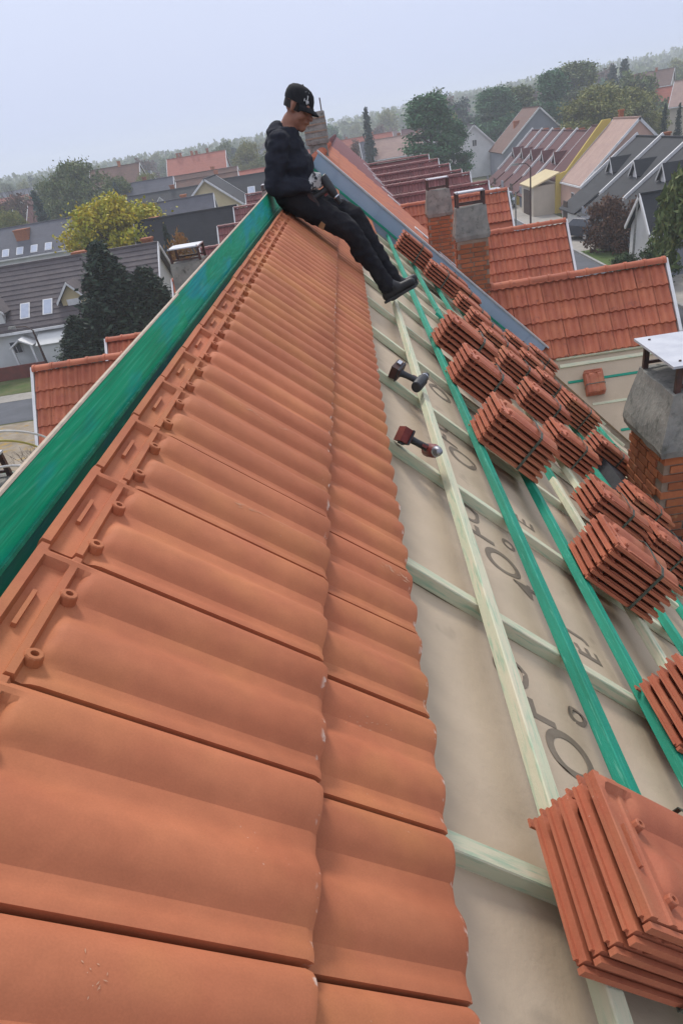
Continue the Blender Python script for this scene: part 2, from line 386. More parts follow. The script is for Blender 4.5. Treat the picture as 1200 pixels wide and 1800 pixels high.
# loose green counter-strips near the fire wall and by the chimney
for (s, y, L, a, mt) in ((1.9, 12.9, 1.1, -.62, 'green_wood'), (2.15, 9.0, 1.7, -.9, 'green_wood'), (1.75, 8.1, 1.5, -.75, 'green_wood'), (3.2, 5.4, 1.0, -.35, 'pale_wood'), (3.0, 4.9, .9, -.5, 'green_wood'), (2.35, 2.4, .8, -.25, 'pale_wood'), (2.2, 3.5, .7, -.3, 'pale_wood')):
    ob('loose_batten', stick(L, .04, .03).mesh('loose_batten', M[mt]), HOUSE, MR @ T(s, y, -.005) @ RZ(a))
# ridge boards
def ridge_board(y0, y1, x0, x1, m, lower):
    mb = MB(); n = 24
    for k in range(n):
        a = y0 + (y1 - y0) * k / n; b = y0 + (y1 - y0) * (k + 1) / n
        za, zb = .052 + .0125 * (a - 1), .052 + .0125 * (b - 1)
        lo = -.018
        mb.add([(x0, a, lo), (x1, a, lo), (x1, b, lo), (x0, b, lo), (x0, a, za), (x1, a, za), (x1, b, zb), (x0, b, zb)],
               [(3, 2, 1, 0), (1, 2, 6, 5), (3, 0, 4, 7)] + ([(0, 1, 5, 4)] if k == 0 else []) + ([(2, 3, 7, 6)] if k == n - 1 else []))
    o = mb.build('ridge_board', m, HOUSE)
    tp = MB()
    tp.add([(x0 + .001, y0, .0525 + .0125 * (y0 - 1)), (x1 - .001, y0, .0525 + .0125 * (y0 - 1)), (x1 - .001, y1, .0525 + .0125 * (y1 - 1)), (x0 + .001, y1, .0525 + .0125 * (y1 - 1)),
            (x0 + .003, y0, .056 + .0125 * (y0 - 1)), (x1 - .003, y0, .056 + .0125 * (y0 - 1)), (x1 - .003, y1, .056 + .0125 * (y1 - 1)), (x0 + .003, y1, .056 + .0125 * (y1 - 1))],
           [(4, 5, 6, 7), (0, 1, 5, 4), (1, 2, 6, 5), (2, 3, 7, 6), (3, 0, 4, 7)])
    tp.build('bare_edge', M['fresh_cut'], o)
    return o
def boardmat(name, ca, cb, cc):
    """rough-sawn board: fine long grain with a few cathedral arches, stain pooled in patches"""
    m = pmat(name, ca, cb, 1.3, .62, 0, spec=.25, stretch=(1, 1.2, 5), c3=cc, scale3=1.7, amt3=(.50, .62))
    nt = m.node_tree; N = nt.nodes.new; L = nt.links.new; b = nt.nodes['Principled BSDF']
    g = N('ShaderNodeNewGeometry')
    def nz(sy_, sz_, det, rough=.5):
        mp = N('ShaderNodeMapping'); L(g.outputs['Position'], mp.inputs[0]); mp.inputs['Scale'].default_value = (0, sy_, sz_)
        n = N('ShaderNodeTexNoise'); n.inputs['Scale'].default_value = 1; n.inputs['Detail'].default_value = det; n.inputs['Roughness'].default_value = rough; L(mp.outputs[0], n.inputs['Vector']); return n.outputs[0]
    ml = N('ShaderNodeMath'); ml.operation = 'MULTIPLY'; ml.inputs[1].default_value = 46.0; L(nz(.5, 7, .6), ml.inputs[0])
    fr = N('ShaderNodeMath'); fr.operation = 'PINGPONG'; fr.inputs[1].default_value = 1; L(ml.outputs[0], fr.inputs[0])
    mr = N('ShaderNodeMapRange'); mr.inputs['From Min'].default_value = .45; mr.inputs['From Max'].default_value = 1.0; mr.inputs['To Max'].default_value = .55; L(fr.outputs[0], mr.inputs[0])
    fine = nz(5, 330, 5, .65)
    fm = N('ShaderNodeMapRange'); fm.inputs['From Min'].default_value = .42; fm.inputs['From Max'].default_value = .68; L(fine, fm.inputs[0])
    mf = N('ShaderNodeMath'); mf.operation = 'MULTIPLY'; L(mr.outputs[0], mf.inputs[0]); L(fm.outputs[0], mf.inputs[1])
    old = b.inputs['Base Color'].links[0].from_socket
    mx = N('ShaderNodeMixRGB'); L(mf.outputs[0], mx.inputs[0]); L(old, mx.inputs[1]); mx.inputs[2].default_value = (.15, .60, .40, 1)
    dk = N('ShaderNodeMixRGB'); dk.blend_type = 'MULTIPLY'; dk.inputs[0].default_value = .55; L(mx.outputs[0], dk.inputs[1])
    cr = N('ShaderNodeMapRange'); cr.inputs['From Min'].default_value = .3; cr.inputs['From Max'].default_value = .6; cr.inputs['To Min'].default_value = .45; L(nz(2.5, 150, 4), cr.inputs[0]); L(cr.outputs[0], dk.inputs[2])
    L(dk.outputs[0], b.inputs['Base Color'])
    bp = N('ShaderNodeBump'); bp.inputs['Strength'].default_value = .5; bp.inputs['Distance'].default_value = .002
    L(fine, bp.inputs['Height']); L(bp.outputs[0], b.inputs['Normal'])
    return m
M['board_green'] = boardmat('ridge_board_green', (.002, .40, .19), (.004, .46, .24), (.003, .42, .33))
M['board_teal'] = boardmat('ridge_board_teal', (.003, .42, .28), (.003, .40, .20), (.002, .40, .42))
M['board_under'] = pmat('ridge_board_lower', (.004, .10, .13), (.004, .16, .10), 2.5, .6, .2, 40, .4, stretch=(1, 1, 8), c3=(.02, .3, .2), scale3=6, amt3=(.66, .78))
ridge_board(-1.3, 2.62, -.073, -.060, M['board_green'], None)
ridge_board(2.628, 13.9, -.080, -.067, M['board_teal'], None)
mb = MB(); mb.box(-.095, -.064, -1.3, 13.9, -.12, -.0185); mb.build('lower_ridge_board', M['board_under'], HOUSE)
mb = MB(); mb.box(-.0632, -.0535, -1.3, 13.9, -.023, -.0165); mb.build('board_lip', M['green_wood'], HOUSE)
# roof tiles: two finished courses along the ridge
random.seed(3)
TILT = .017
YJ = .985
TILES = {}
for k in range(-5, 41): TILES[(1, k)] = ob('roof_tile', ME_TILE, HOUSE, MR @ T(random.uniform(-.002, .002), YJ + .3 * k + random.uniform(-.0015, .0015), -.010) @ RY(-TILT / .5) @ RZ(random.uniform(-.0025, .0025)))
for k in range(-5, 38): TILES[(2, k)] = ob('roof_tile', ME_TILE, HOUSE, MR @ T(.268 + random.uniform(-.002, .002), YJ + .025 + .3 * k + random.uniform(-.0015, .0015), -.033) @ RY(-TILT / .5) @ RZ(random.uniform(-.0025, .0025)))
for k in range(28, 41): ob('roof_tile', ME_TILE, HOUSE, MR @ T(.652 + random.uniform(-.002, .002), YJ + .05 + .3 * k, -.040) @ RY(-TILT / .5))
M['scuff'] = pmat('pale_rub_mark', (.54, .30, .19), (.48, .24, .14), 60, .9)
def scuff(key, pts, n, wd, jit, seed):
    """broken pale streak following the tile's surface; pts in the tile's own (down-slope, across) metres"""
    rng = random.Random(seed); mb = MB(); t = TILES[key]
    for _ in range(n):
        q = rng.uniform(0, len(pts) - 1.001); i = int(q); f = q - i
        s = pts[i][0] * (1 - f) + pts[i + 1][0] * f + rng.gauss(0, jit); u = pts[i][1] * (1 - f) + pts[i + 1][1] * f + rng.gauss(0, jit)
        L = rng.uniform(.004, .022) * (.3 if n < 14 else 1); w = rng.uniform(.0006, wd); a = math.atan2(pts[i + 1][1] - pts[i][1], pts[i + 1][0] - pts[i][0]) + rng.gauss(0, .25)
        vs = []
        for (p, r) in ((-L / 2, 0), (0, -w), (L / 2, 0), (0, w)):
            x = s + p * cos(a) - r * sin(a); y = u + p * sin(a) + r * cos(a); vs.append((x, y + .075 * x, max(.002, wave(.3 - y)) + .0008))
        mb.add(vs, [(0, 1, 2, 3)])
    mb.build('scuff_mark', M['scuff'], t, WM[t.name])
scuff((1, 1), [(.27, .11), (.34, .13), (.41, .138), (.49, .138)], 60, .0022, .0035, 1)
scuff((2, 1), [(.385, .26), (.44, .235), (.48, .23)], 26, .002, .005, 2)
scuff((1, -3), [(.235, .265), (.252, .25), (.268, .24), (.262, .225)], 13, .0008, .004, 3)
scuff((1, 3), [(.2, .1), (.3, .09), (.35, .1)], 14, .0014, .006, 4)
scuff((2, -1), [(.3, .2), (.38, .22)], 12, .0014, .008, 5)
# lettering printed on the membrane (reads along the ridge)
def letter(ch, s, y, size):
    cu = bpy.data.curves.new('lettering', 'FONT'); cu.body = ch; cu.size = size; cu.align_x = 'CENTER'; cu.align_y = 'CENTER'; cu.offset = size * .012
    tmp = bpy.data.objects.new('lettering', cu); COL.objects.link(tmp)
    bpy.context.view_layer.update()
    me = bpy.data.meshes.new_from_object(tmp.evaluated_get(bpy.context.evaluated_depsgraph_get()))
    bpy.data.objects.remove(tmp); me.materials.clear(); me.materials.append(M['print'])
    # text x -> +y of the roof, text up -> up the slope; follow the membrane surface
    bm = bmesh.new(); bm.from_mesh(me); bmesh.ops.triangulate(bm, faces=bm.faces); bm.to_mesh(me); bm.free()
    hmem = lambda ss, yy: -.128 + hwr(ss, yy)
    for v in me.vertices:
        ss, yy = s - v.co.y, y + v.co.x; v.co = (ss, yy, hmem(ss, yy) + .0018)
    ob('printed_letter', me, MEM, MR)
LET = [('O', 1.44, 1.40, .27), ('F', 1.33, 1.54, .24), ('O', 1.27, 1.69, .20), ('o', 1.52, 1.63, .17), ('E', 1.81, 2.17, .19), ('J', 1.75, 2.31, .2),
       ('O', 1.46, 2.58, .27), ('F', 1.355, 2.75, .24), ('O', 1.31, 2.90, .20), ('o', 1.53, 2.84, .17), ('4', 1.55, 2.43, .2), ('E', 1.80, 3.36, .19),
       ('O', 1.45, 3.78, .27), ('F', 1.35, 3.94, .24), ('O', 1.31, 4.1, .2), ('O', 1.45, 4.98, .27), ('F', 1.35, 5.14, .24)]
for a in LET: letter(*a)

# ------------------------------------------------------------------ chimneys (parts of houses)
BR = MB(); BR.box(-.117, .117, -.05, .05, -.03, .03); ME_BRICK = BR.mesh('brick', M['brick'])
def chimney(parent, x0, x1, y0, y1, zb, zc0, zc1, bricks, taper=.05, flare=.05, plate=True, steel=True, plate_tilt=0, front=('y', 'x'), ins=.03):
    mb = MB(); mb.box(x0 + .012, x1 - .012, y0 + .012, y1 - .012, zb, zc0 + .01)
    ch = mb.build('chimney', M['mortar'] if bricks else M['concrete'], parent)
    if bricks:
        r = 0; z = zb + .04
        while z < zc0 - .03:
            off = .06 if r % 2 else 0
            for ax, lo, hi, fixd, sgn in (('y', x0, x1, y0 + .045, -1), ('x', y0 + .1, y1, x0 + .045 if front[1] == 'x' else x1 - .045, -1)):
                q = lo + off - .0
                while q < hi - .05:
                    L = min(.235, hi - q); c = q + L / 2
                    Mx = T(c, fixd, z) if ax == 'y' else T(fixd, c, z) @ ROT90
                    ob('brick', ME_BRICK, ch, Mx @ T(random.uniform(-.003, .003), random.uniform(-.004, .004), 0) @ SC(L / .245, 1, 1)); q += .247
            z += .077; r += 1
    cap = MB(); n = 5
    fl = flare
    cap.frustum((x0 - fl, x1 + fl, y0 - fl, y1 + fl), (x0 - fl - .015, x1 + fl + .015, y0 - fl - .015, y1 + fl + .015), zc0, zc0 + .06)
    cap.frustum((x0 - fl - .015, x1 + fl + .015, y0 - fl - .015, y1 + fl + .015), (x0 - fl + taper, x1 + fl - taper, y0 - fl + taper, y1 + fl - taper), zc0 + .06, zc1)
    me = cap.mesh('concrete_collar', M['concrete'])
    bm = bmesh.new(); bm.from_mesh(me); bmesh.ops.remove_doubles(bm, verts=bm.verts, dist=.001); bmesh.ops.subdivide_edges(bm, edges=bm.edges, cuts=5, use_grid_fill=True)
    for v in bm.verts: v.co += Vector((mnoise.noise(v.co * 4), mnoise.noise(v.co * 4 + Vector((9, 0, 0))), mnoise.noise(v.co * 4 + Vector((0, 9, 0))))) * .022
    bm.to_mesh(me); bm.free(); ob('concrete_collar', me, ch)
    if plate:
        ph = zc1 + .21
        for px in (x0 + .06, x1 - .06):
            for py in (y0 + .06, y1 - .06):
                p = MB(); p.box(px - .022, px + .022, py - .022, py + .022, zc1 - .03, ph); p.build('cowl_post', M['dark_steel'], ch)
        for py in (y0 + .06, y1 - .06):
            p = MB(); p.box(x0 + .082, x1 - .082, py - .012, py + .012, zc1 + .03, zc1 + .055); p.build('cowl_rail', M['dark_steel'], ch)
        p = MB(); p.box(-(x1 - x0) / 2 + ins, (x1 - x0) / 2 - ins, -(y1 - y0) / 2 + ins, (y1 - y0) / 2 - ins, 0, .018)
        p.build('cowl_plate', M['white_metal'], ch, T((x0 + x1) / 2, (y0 + y1) / 2, ph + .001) @ RX(plate_tilt))
        for cx in (-.4, .4):
            for cy in (-.4, .4):
                b = MB(); b.lathe([(.012, 0), (.012, .008)], 6, T((x0 + x1) / 2 + cx * (x1 - x0), (y0 + y1) / 2 + cy * (y1 - y0), ph + .02)); b.build('bolt', M['dark_steel'], ch)
    return ch
random.seed(8)
chim = chimney(HOUSE, 2.86, 3.5, 5.55, 6.42, -3.5, -2.03, -1.53, True, .06, .05, ins=-.03)
mb = MB()                                           # black lead apron round the chimney foot
mb.box(3.42, 4.92, 5.33, 5.54, -.10, .02, MR); mb.box(3.55, 3.78, 5.545, 6.6, -.10, .05, MR)
mb.build('lead_apron', M['lead_black'], chim)
chimney(HOUSE, -3.62, -2.98, 5.75, 6.65, -3.5, -2.3, -1.70, False)

# walls under the roofs
M['plaster'] = pmat('cream_plaster', (.62, .55, .42), (.55, .48, .36), 1.2, .9, .2, 30, .2)
def walls(parent, y0, y1, m):
    mb = MB(); poly = [(-4.75, GZ), (4.75, GZ), (4.75, -4.62), (0, -.26), (-4.75, -4.62)]
    vs = [(x, y0, z) for x, z in poly] + [(x, y1, z) for x, z in poly]
    mb.add(vs, [tuple(range(5)), tuple(range(9, 4, -1))] + [(i, 5 + i, 5 + (i + 1) % 5, (i + 1) % 5) for i in range(5)])
    return mb.build('wall', m, parent)
walls(HOUSE, Y0 + .1, 13.98, M['plaster'])

# ------------------------------------------------------------------ cross gables
QG = radians(43); CG, SG, TG = cos(QG), sin(QG), tan(QG)
def inner_x(z): return max(.2, -z / TP)
def gable(parent, side, yr, zr, half, mat, tilemat=None, rows=0, xv=6.4, ymin=None, name='gable_roof', y_full=None, ridge=True, base=None):
    """cross gable with its ridge along x; near slope faces the camera. side +1 right, -1 left"""
    ynear = yr - half if ymin is None else ymin
    zf = lambda y: zr - abs(yr - y) * TG
    def quad(ya, yb):
        za, zb = zf(ya), zf(yb)
        return [(side * inner_x(za), ya, za), (side * xv, ya, za), (side * xv, yb, zb), (side * inner_x(zb), yb, zb)]
    def slabq(ya, yb):
        q = quad(ya, yb)
        n = (Vector(q[1]) - Vector(q[0])).cross(Vector(q[2]) - Vector(q[0]))
        return q if n.z > 0 else q[::-1]
    g = MB(); g.slab([Vector(p) - Vector((0, 0, .03)) for p in slabq(ynear, yr)], .08)
    g.slab([Vector(p) - Vector((0, 0, .03)) for p in slabq(yr, yr + half)], .08)
    go = g.build(name, base or mat, parent)
    # gable wall and white verge
    zb = zf(yr - half)
    w = MB(); w.prism([(yr - half + .1, GZ), (yr + half - .1, GZ), (yr + half - .1, zb), (yr, zr - .15), (yr - half + .1, zb)], 0, .25,
                      Matrix(((0, 0, 1, side * xv - .3 if side > 0 else -xv + .05), (1, 0, 0, 0), (0, 1, 0, 0), (0, 0, 0, 1))))
    w.build('gable_wall', M['plaster'], parent)
    v = MB(); d = side * xv
    for (ya, yb) in ((ynear, yr), (yr + half, yr)):
        za, zb2 = zf(ya), zf(yb)
        v.add([(d - .03, ya, za - .12), (d + .03, ya, za - .12), (d + .03, yb, zb2 - .12), (d - .03, yb, zb2 - .12),
               (d - .03, ya, za + .075), (d + .03, ya, za + .075), (d + .03, yb, zb2 + .075), (d - .03, yb, zb2 + .075)],
              [(3, 2, 1, 0), (4, 5, 6, 7), (0, 1, 5, 4), (1, 2, 6, 5), (2, 3, 7, 6), (3, 0, 4, 7)])
    v.build('verge_board', M['white_trim'], go)
    if rows:
        Mx = Matrix(((1, 0, 0), (0, 0, 0), (0, 0, 0)))
        d_ = Vector((0, -CG, -SG)); u_ = Vector((1, 0, 0)); n_ = d_.cross(u_)
        F = Matrix((d_, u_, n_)).transposed().to_4x4()
        for r in range(rows):
            sl = .05 + .385 * r
            if ymin is not None and yr - (sl + .3) * CG < ymin: 
                if yr - sl * CG < ymin + .1: break
            zt = zr - (sl + .45) * SG; xi = inner_x(zr - sl * SG) - .05
            ncol = int((xv - .06 - xi) / .3)
            for c in range(ncol + 1):
                x = (xv - .05 - .3 * (c + 1)) if side > 0 else (-xv + .05 + .3 * c)
                A = Vector((x, yr, zr)) + d_ * sl
                MM = F.copy(); MM.translation = A + n_ * .012
                ob('roof_tile', ME_STILE, go, MM @ T(random.uniform(-.004, .004), random.uniform(-.004, .004), random.uniform(0, .005)) @ RZ(random.uniform(-.008, .008)), tilemat)
    if ridge:
        n = int((xv - inner_x(zr)) / .37)
        for c in range(n + 1):
            x = side * (xv - .03 - .37 * c)
            ob('ridge_tile', ME_RIDGE, go, T(x, yr, zr + .01) @ (RZ(pi) if side > 0 else Matrix()) @ RX(random.uniform(-.03, .03)), tilemat)
    return go
random.seed(21)
NB = empty('terraced_house', (0, 23, GZ), 0, 'neighbouring terraced house with orange clay tiles behind the metal fire wall', 'house')
NC = empty('terraced_house', (0, 46, GZ), 0, 'farther terraced house with maroon tiled cross gables', 'house')
ND = empty('terraced_house', (0, 64, GZ), 0, 'farthest house of the terrace, maroon roof fading into haze', 'house')
walls(NB, 14.0, 32.98, M['plaster']); walls(NC, 33.0, 58.0, M['plaster']); walls(ND, 58.01, 70, M['plaster'])
# client side of the first gable: battens on bare membrane below the boundary board
zq = lambda y: -2.33 - (15.12 - y) * TG
gm = MB(); ya, yb = 10.6, 13.99
gm.slab([(inner_x(zq(ya)), ya, zq(ya) - .09), (6.4, ya, zq(ya) - .09), (6.4, yb, zq(yb) - .09), (inner_x(zq(yb)), yb, zq(yb) - .09)], .05)
GMEM = gm.build('gable_membrane', M['membrane'], HOUSE)
def xbat(y, x0, x1, m, w=.05, dz=0):
    d_ = Vector((0, -CG, -SG)); u_ = Vector((1, 0, 0)); n_ = d_.cross(u_)
    F = Matrix((u_, -d_, n_)).transposed().to_4x4(); F.translation = Vector((x0, y, zq(y) - .005 + dz))
    ob('batten', stick(x1 - x0, w, .04).mesh('batten', M[m]), HOUSE, F)
xbat(13.9, 4.0, 6.42, 'pale_wood', .09, .045); xbat(13.79, 4.05, 6.42, 'pale_wood', .07, .02)
for y, m in ((13.55, 'green_wood'), (13.18, 'pale_wood'), (12.75, 'green_wood'), (12.35, 'pale_wood'), (11.95, 'green_wood'), (11.5, 'pale_wood'), (11.05, 'green_wood')):
    xbat(y, inner_x(zq(y)) + .02, 6.42, m)
for x in (4.7, 5.6, 6.35):
    y_b = max(10.6, 14 - (x * TP - 3.55) / TG) ; d_ = Vector((0, -CG, -SG)); u_ = Vector((1, 0, 0)); n_ = d_.cross(u_)
    F = Matrix((d_, u_, n_)).transposed().to_4x4(); F.translation = Vector((x, 13.85, zq(13.85) - .05))
    ob('counter_batten', stick((13.85 - y_b) / CG, .045, .04).mesh('counter_batten', M['pale_wood']), HOUSE, F)
# left twin of that gable: boundary board sticking out past the verge
zl = lambda y: -2.6 - (15.49 - y) * TG
gm = MB(); ya, yb = 11.2, 13.99
gm.slab([(-6.4, ya, zl(ya) - .09), (-inner_x(zl(ya)), ya, zl(ya) - .09), (-inner_x(zl(yb)), yb, zl(yb) - .09), (-6.4, yb, zl(yb) - .09)], .05)
gm.build('gable_membrane', M['membrane'], HOUSE)
mb = MB(); mb.box(-7.6, -3.9, 13.78, 13.83, zl(13.85) - .04, zl(13.85) + .03); mb.build('boundary_board', M['pale_wood'], HOUSE)
mb = MB(); mb.box(-7.5, -3.9, 13.86, 13.95, zl(13.85) + .06, zl(13.85) + .11); mb.build('boundary_board', M['green_wood'], HOUSE)
# neighbour's gables
for (yr, zr, side, rows, par, tm, half, ymin) in (
        (15.12, -2.33, 1, 5, NB, M['tile_far'], 3.7, 14.0), (22.7, -2.35, 1, 5, NB, M['tile_far'], 3.7, None), (31.36, -2.12, 1, 3, NB, M['tile_far'], 3.6, None),
        (35.7, -2.10, 1, 3, NC, M['tile_maroon'], 2.1, None), (41.0, -2.02, 1, 3, NC, M['tile_maroon'], 2.6, None), (44.0, -2.03, 1, 2, NC, M['tile_maroon'], 1.5, None),
        (49.0, -1.94, 1, 2, NC, M['tile_maroon'], 2.5, None), (54.8, -1.87, 1, 2, NC, M['tile_maroon'], 2.8, None), (61, -1.8, 1, 0, ND, M['tile_maroon'], 2.8, None),
        (15.49, -2.575, -1, 4, NB, M['tile_far'], 3.4, 14.0), (29.6, -3.1, -1, 3, NB, M['tile_far'], 3.2, None),
        (36.5, -2.9, -1, 2, NC, M['tile_maroon'], 2.4, None), (42.6, -2.65, -1, 4, NC, M['tile_maroon'], 2.9, None), (50, -2.4, -1, 3, NC, M['tile_maroon'], 2.8, None), (57, -2.2, -1, 2, NC, M['tile_maroon'], 2.8, None)):
    gable(par, side, yr, zr, half, tm, tm, rows, 6.4, ymin, base=tm)
gable(NB, -1, 19.35, -2.93, 3.0, M['tile_far'], M['tile_far'], 2, 6.05)
# neighbours' main slopes
me_main = ME_STILE
for r in range(10):
    for c in range(14):
        ob('roof_tile', me_main, NB, MR @ T(.06 + .385 * r, 14.18 + .3 * c, .035) @ T(random.uniform(-.004, .004), 0, random.uniform(0, .006)), M['tile_orange'])
def corrug(name, s0, s1, y0, y1, m, parent, Mx, flip=1, h=.02):
    """rolls and courses of a slope seen at a grazing angle"""
    mb = MB(); vs = []; fs = []; ny = int((y1 - y0) / .0375)
    rows = []; s = s0
    while s < s1: rows += [(s, 0.0), (min(s + .383, s1), .026)]; s += .385
    for (s, dh) in rows:
        for j in range(ny + 1):
            y = y0 + .0375 * j; vs.append((s, flip * y, h + dh + wave((y - y0) % .3)))
    for i in range(len(rows) - 1):
        for j in range(ny):
            a = i * (ny + 1) + j; f = (a, a + ny + 1, a + ny + 2, a + 1); fs.append(f if flip > 0 else f[::-1])
    mb.add(vs, fs, None, True); return tag(mb.build(name, m, parent, Mx, sharp=40), kind='stuff')
corrug('roof_tiles', .06, 4.6, 18.38, 32.95, M['tile_orange'], NB, MR)
corrug('roof_tiles', .06, 4.6, 33.02, 58, M['tile_maroon'], NC, MR)
corrug('roof_tiles', .06, 4.6, 58.02, 69.9, M['tile_maroon'], ND, MR)
for par, ya, yb, m in ((NB, 14.15, 32.95, M['tile_orange']), (NC, 33.02, 58, M['tile_maroon']), (ND, 58.02, 69.9, M['tile_maroon'])):
    g = MB(); g.add([(.02, -yb, .0), (6.4, -yb, .0), (6.4, -ya, .0), (.02, -ya, .0)], [(0, 1, 2, 3)]); g.build('roof_slope', m, par, ML)
    g = MB(); g.add([(.02, ya, .0), (6.4, ya, .0), (6.4, yb, .0), (.02, yb, .0)], [(0, 1, 2, 3)]); g.build('roof_slope', m, par, MR)
    for k in range(int((yb - ya) / .37)):
        ob('ridge_tile', ME_RIDGE, par, T(0, ya + .37 * k, .03) @ RZ(pi / 2), m)
# fire wall between the houses, clad in blue-grey sheet metal
fw_ = MB(); fw_.box(-.02, 5.0, 14.005, 14.13, -.14, .21, MR); FW = fw_.build('fire_wall', M['flashing'], NB)
f = MB(); f.box(-.05, 5.06, 13.985, 14.15, .213, .238, MR); f.build('wall_coping', M['lead'], FW)
for k in range(6):
    f = MB(); f.box(.35 + .85 * k, .362 + .85 * k, 13.997, 14.004, -.12, .212, MR); f.build('seam', M['flashing'], FW)
f = MB(); f.box(-.02, 5.0, -14.13, -14.005, -.14, .2, ML); f.build('fire_wall', M['flashing'], NB)
# green edge strip and dark gap at the foot of the fire wall
ob('edge_batten', stick(4.4, .05, .035).mesh('edge_batten', M['green_wood']), HOUSE, MR @ T(.0, 13.94, .01))
# chimneys of the neighbours
random.seed(9)
for (par, x0, x1, y0, y1, zb, zc0, zc1, br) in ((NB, 2.38, 2.98, 15.0, 15.38, -3.2, -1.45, -.95, True), (NB, 2.33, 2.93, 20.0, 20.38, -3.2, -1.50, -.98, True),
                                                (NB, -2.95, -2.3, 15.0, 15.7, -3.2, -1.75, -1.1, False), (NC, -2.9, -2.25, 21.2 + 12.3, 34.2, -3.2, -1.7, -1.1, False)):
    chimney(par, x0, x1, y0, y1, zb, zc0, zc1, br, .03, .005, ins=.04)
rc = chimney(NB, -.30, .16, 21.6, 22.2, -.9, .2, .80, False, .0, .03, plate=False)
for (x_, h_) in ((-.1, .45), (.14, .35)):
    f = MB(); f.box(x_ - .015, x_ + .015, 21.7, 21.73, .78, .80 + h_ * .7); f.build('iron_bracket', M['dark_steel'], rc)
f = MB(); f.box(-.3, -.116, 21.705, 21.73, 1.02, 1.045); f.build('iron_bracket', M['dark_steel'], rc)
for z_ in (.3, .43, .56, .68):
    f = MB(); f.box(-.345, .205, 21.545, 21.575, z_, z_ + .03); f.build('stone_course', M['mortar'], rc)
for k, x in enumerate((2.45, 2.62)):
    f = MB(); f.box(x / CP - .2, x / CP + .3, 14.3 + 5.2 * k, 14.75 + 5.2 * k, .075, .10, MR); f.build('lead_apron', M['lead'], NB)
for (yr, zr) in ((15.12, -2.33), (22.7, -2.35), (31.36, -2.12), (35.7, -2.1), (41, -2.02), (44, -2.03), (49, -1.94), (54.8, -1.87)):
    si = -zr / SP
    par = NB if yr < 33 else NC
    f = MB(); f.box(si - .55, si - .02, yr - .20, yr + .28, .06, .085, MR); f.build('saddle_flashing', M['white_trim'], par)
# ------------------------------------------------------------------ strapped bundles of tiles lying on the battens
def bundle(s, y, n, rz, label, Mx=MR, strap=True, h0=-.036, pitch=.038):
    rz += random.uniform(-.035, .035); base = Mx @ T(s, y, h0) @ RZ(rz) @ SC(1.0 if y < 5.6 else 1.1 if y < 8 else 1.18)
    e = bpy.data.objects.new('tile_bundle', None); COL.objects.link(e); e.empty_display_size = .2
    put(e, None, base); tag(e, label, 'tile bundle', 'strapped bundles of roof tiles')
    if y > 8: n -= 1
    for k in range(n):
        ob('tile', ME_BTILE, e, base @ T(random.uniform(-.004, .004), random.uniform(-.003, .003), .020 + pitch * k) @ RZ(random.uniform(-.005, .005)))
    if strap:
        mb = MB(); x = random.uniform(.24, .30); H = .020 + pitch * (n - 1) + .034; w = .008
        prof = [(-.019, .008), (-.018, H - .024), (.03, H - .004), (.12, H - .008), (.2, H - .002), (.29, H - .002), (.340, H - .02), (.343, .008), (.16, .002)]
        m = len(prof)
        for i in range(m):
            (a, b), (c, d) = prof[i], prof[(i + 1) % m]
            t = Vector((0, c - a, d - b)).normalized(); nr = Vector((0, -t.z, t.y)) * .0012
            q = [Vector((x - w, a, b)), Vector((x + w, a, b)), Vector((x + w, c, d)), Vector((x - w, c, d))]
            mb.add([p - nr for p in q] + [p + nr for p in q], [(3, 2, 1, 0), (4, 5, 6, 7), (0, 1, 5, 4), (1, 2, 6, 5), (2, 3, 7, 6), (3, 0, 4, 7)])
        mb.build('strap', M['strap'], e, base)
    return e
random.seed(17)
R = lambda a=.03: random.uniform(-a, a)
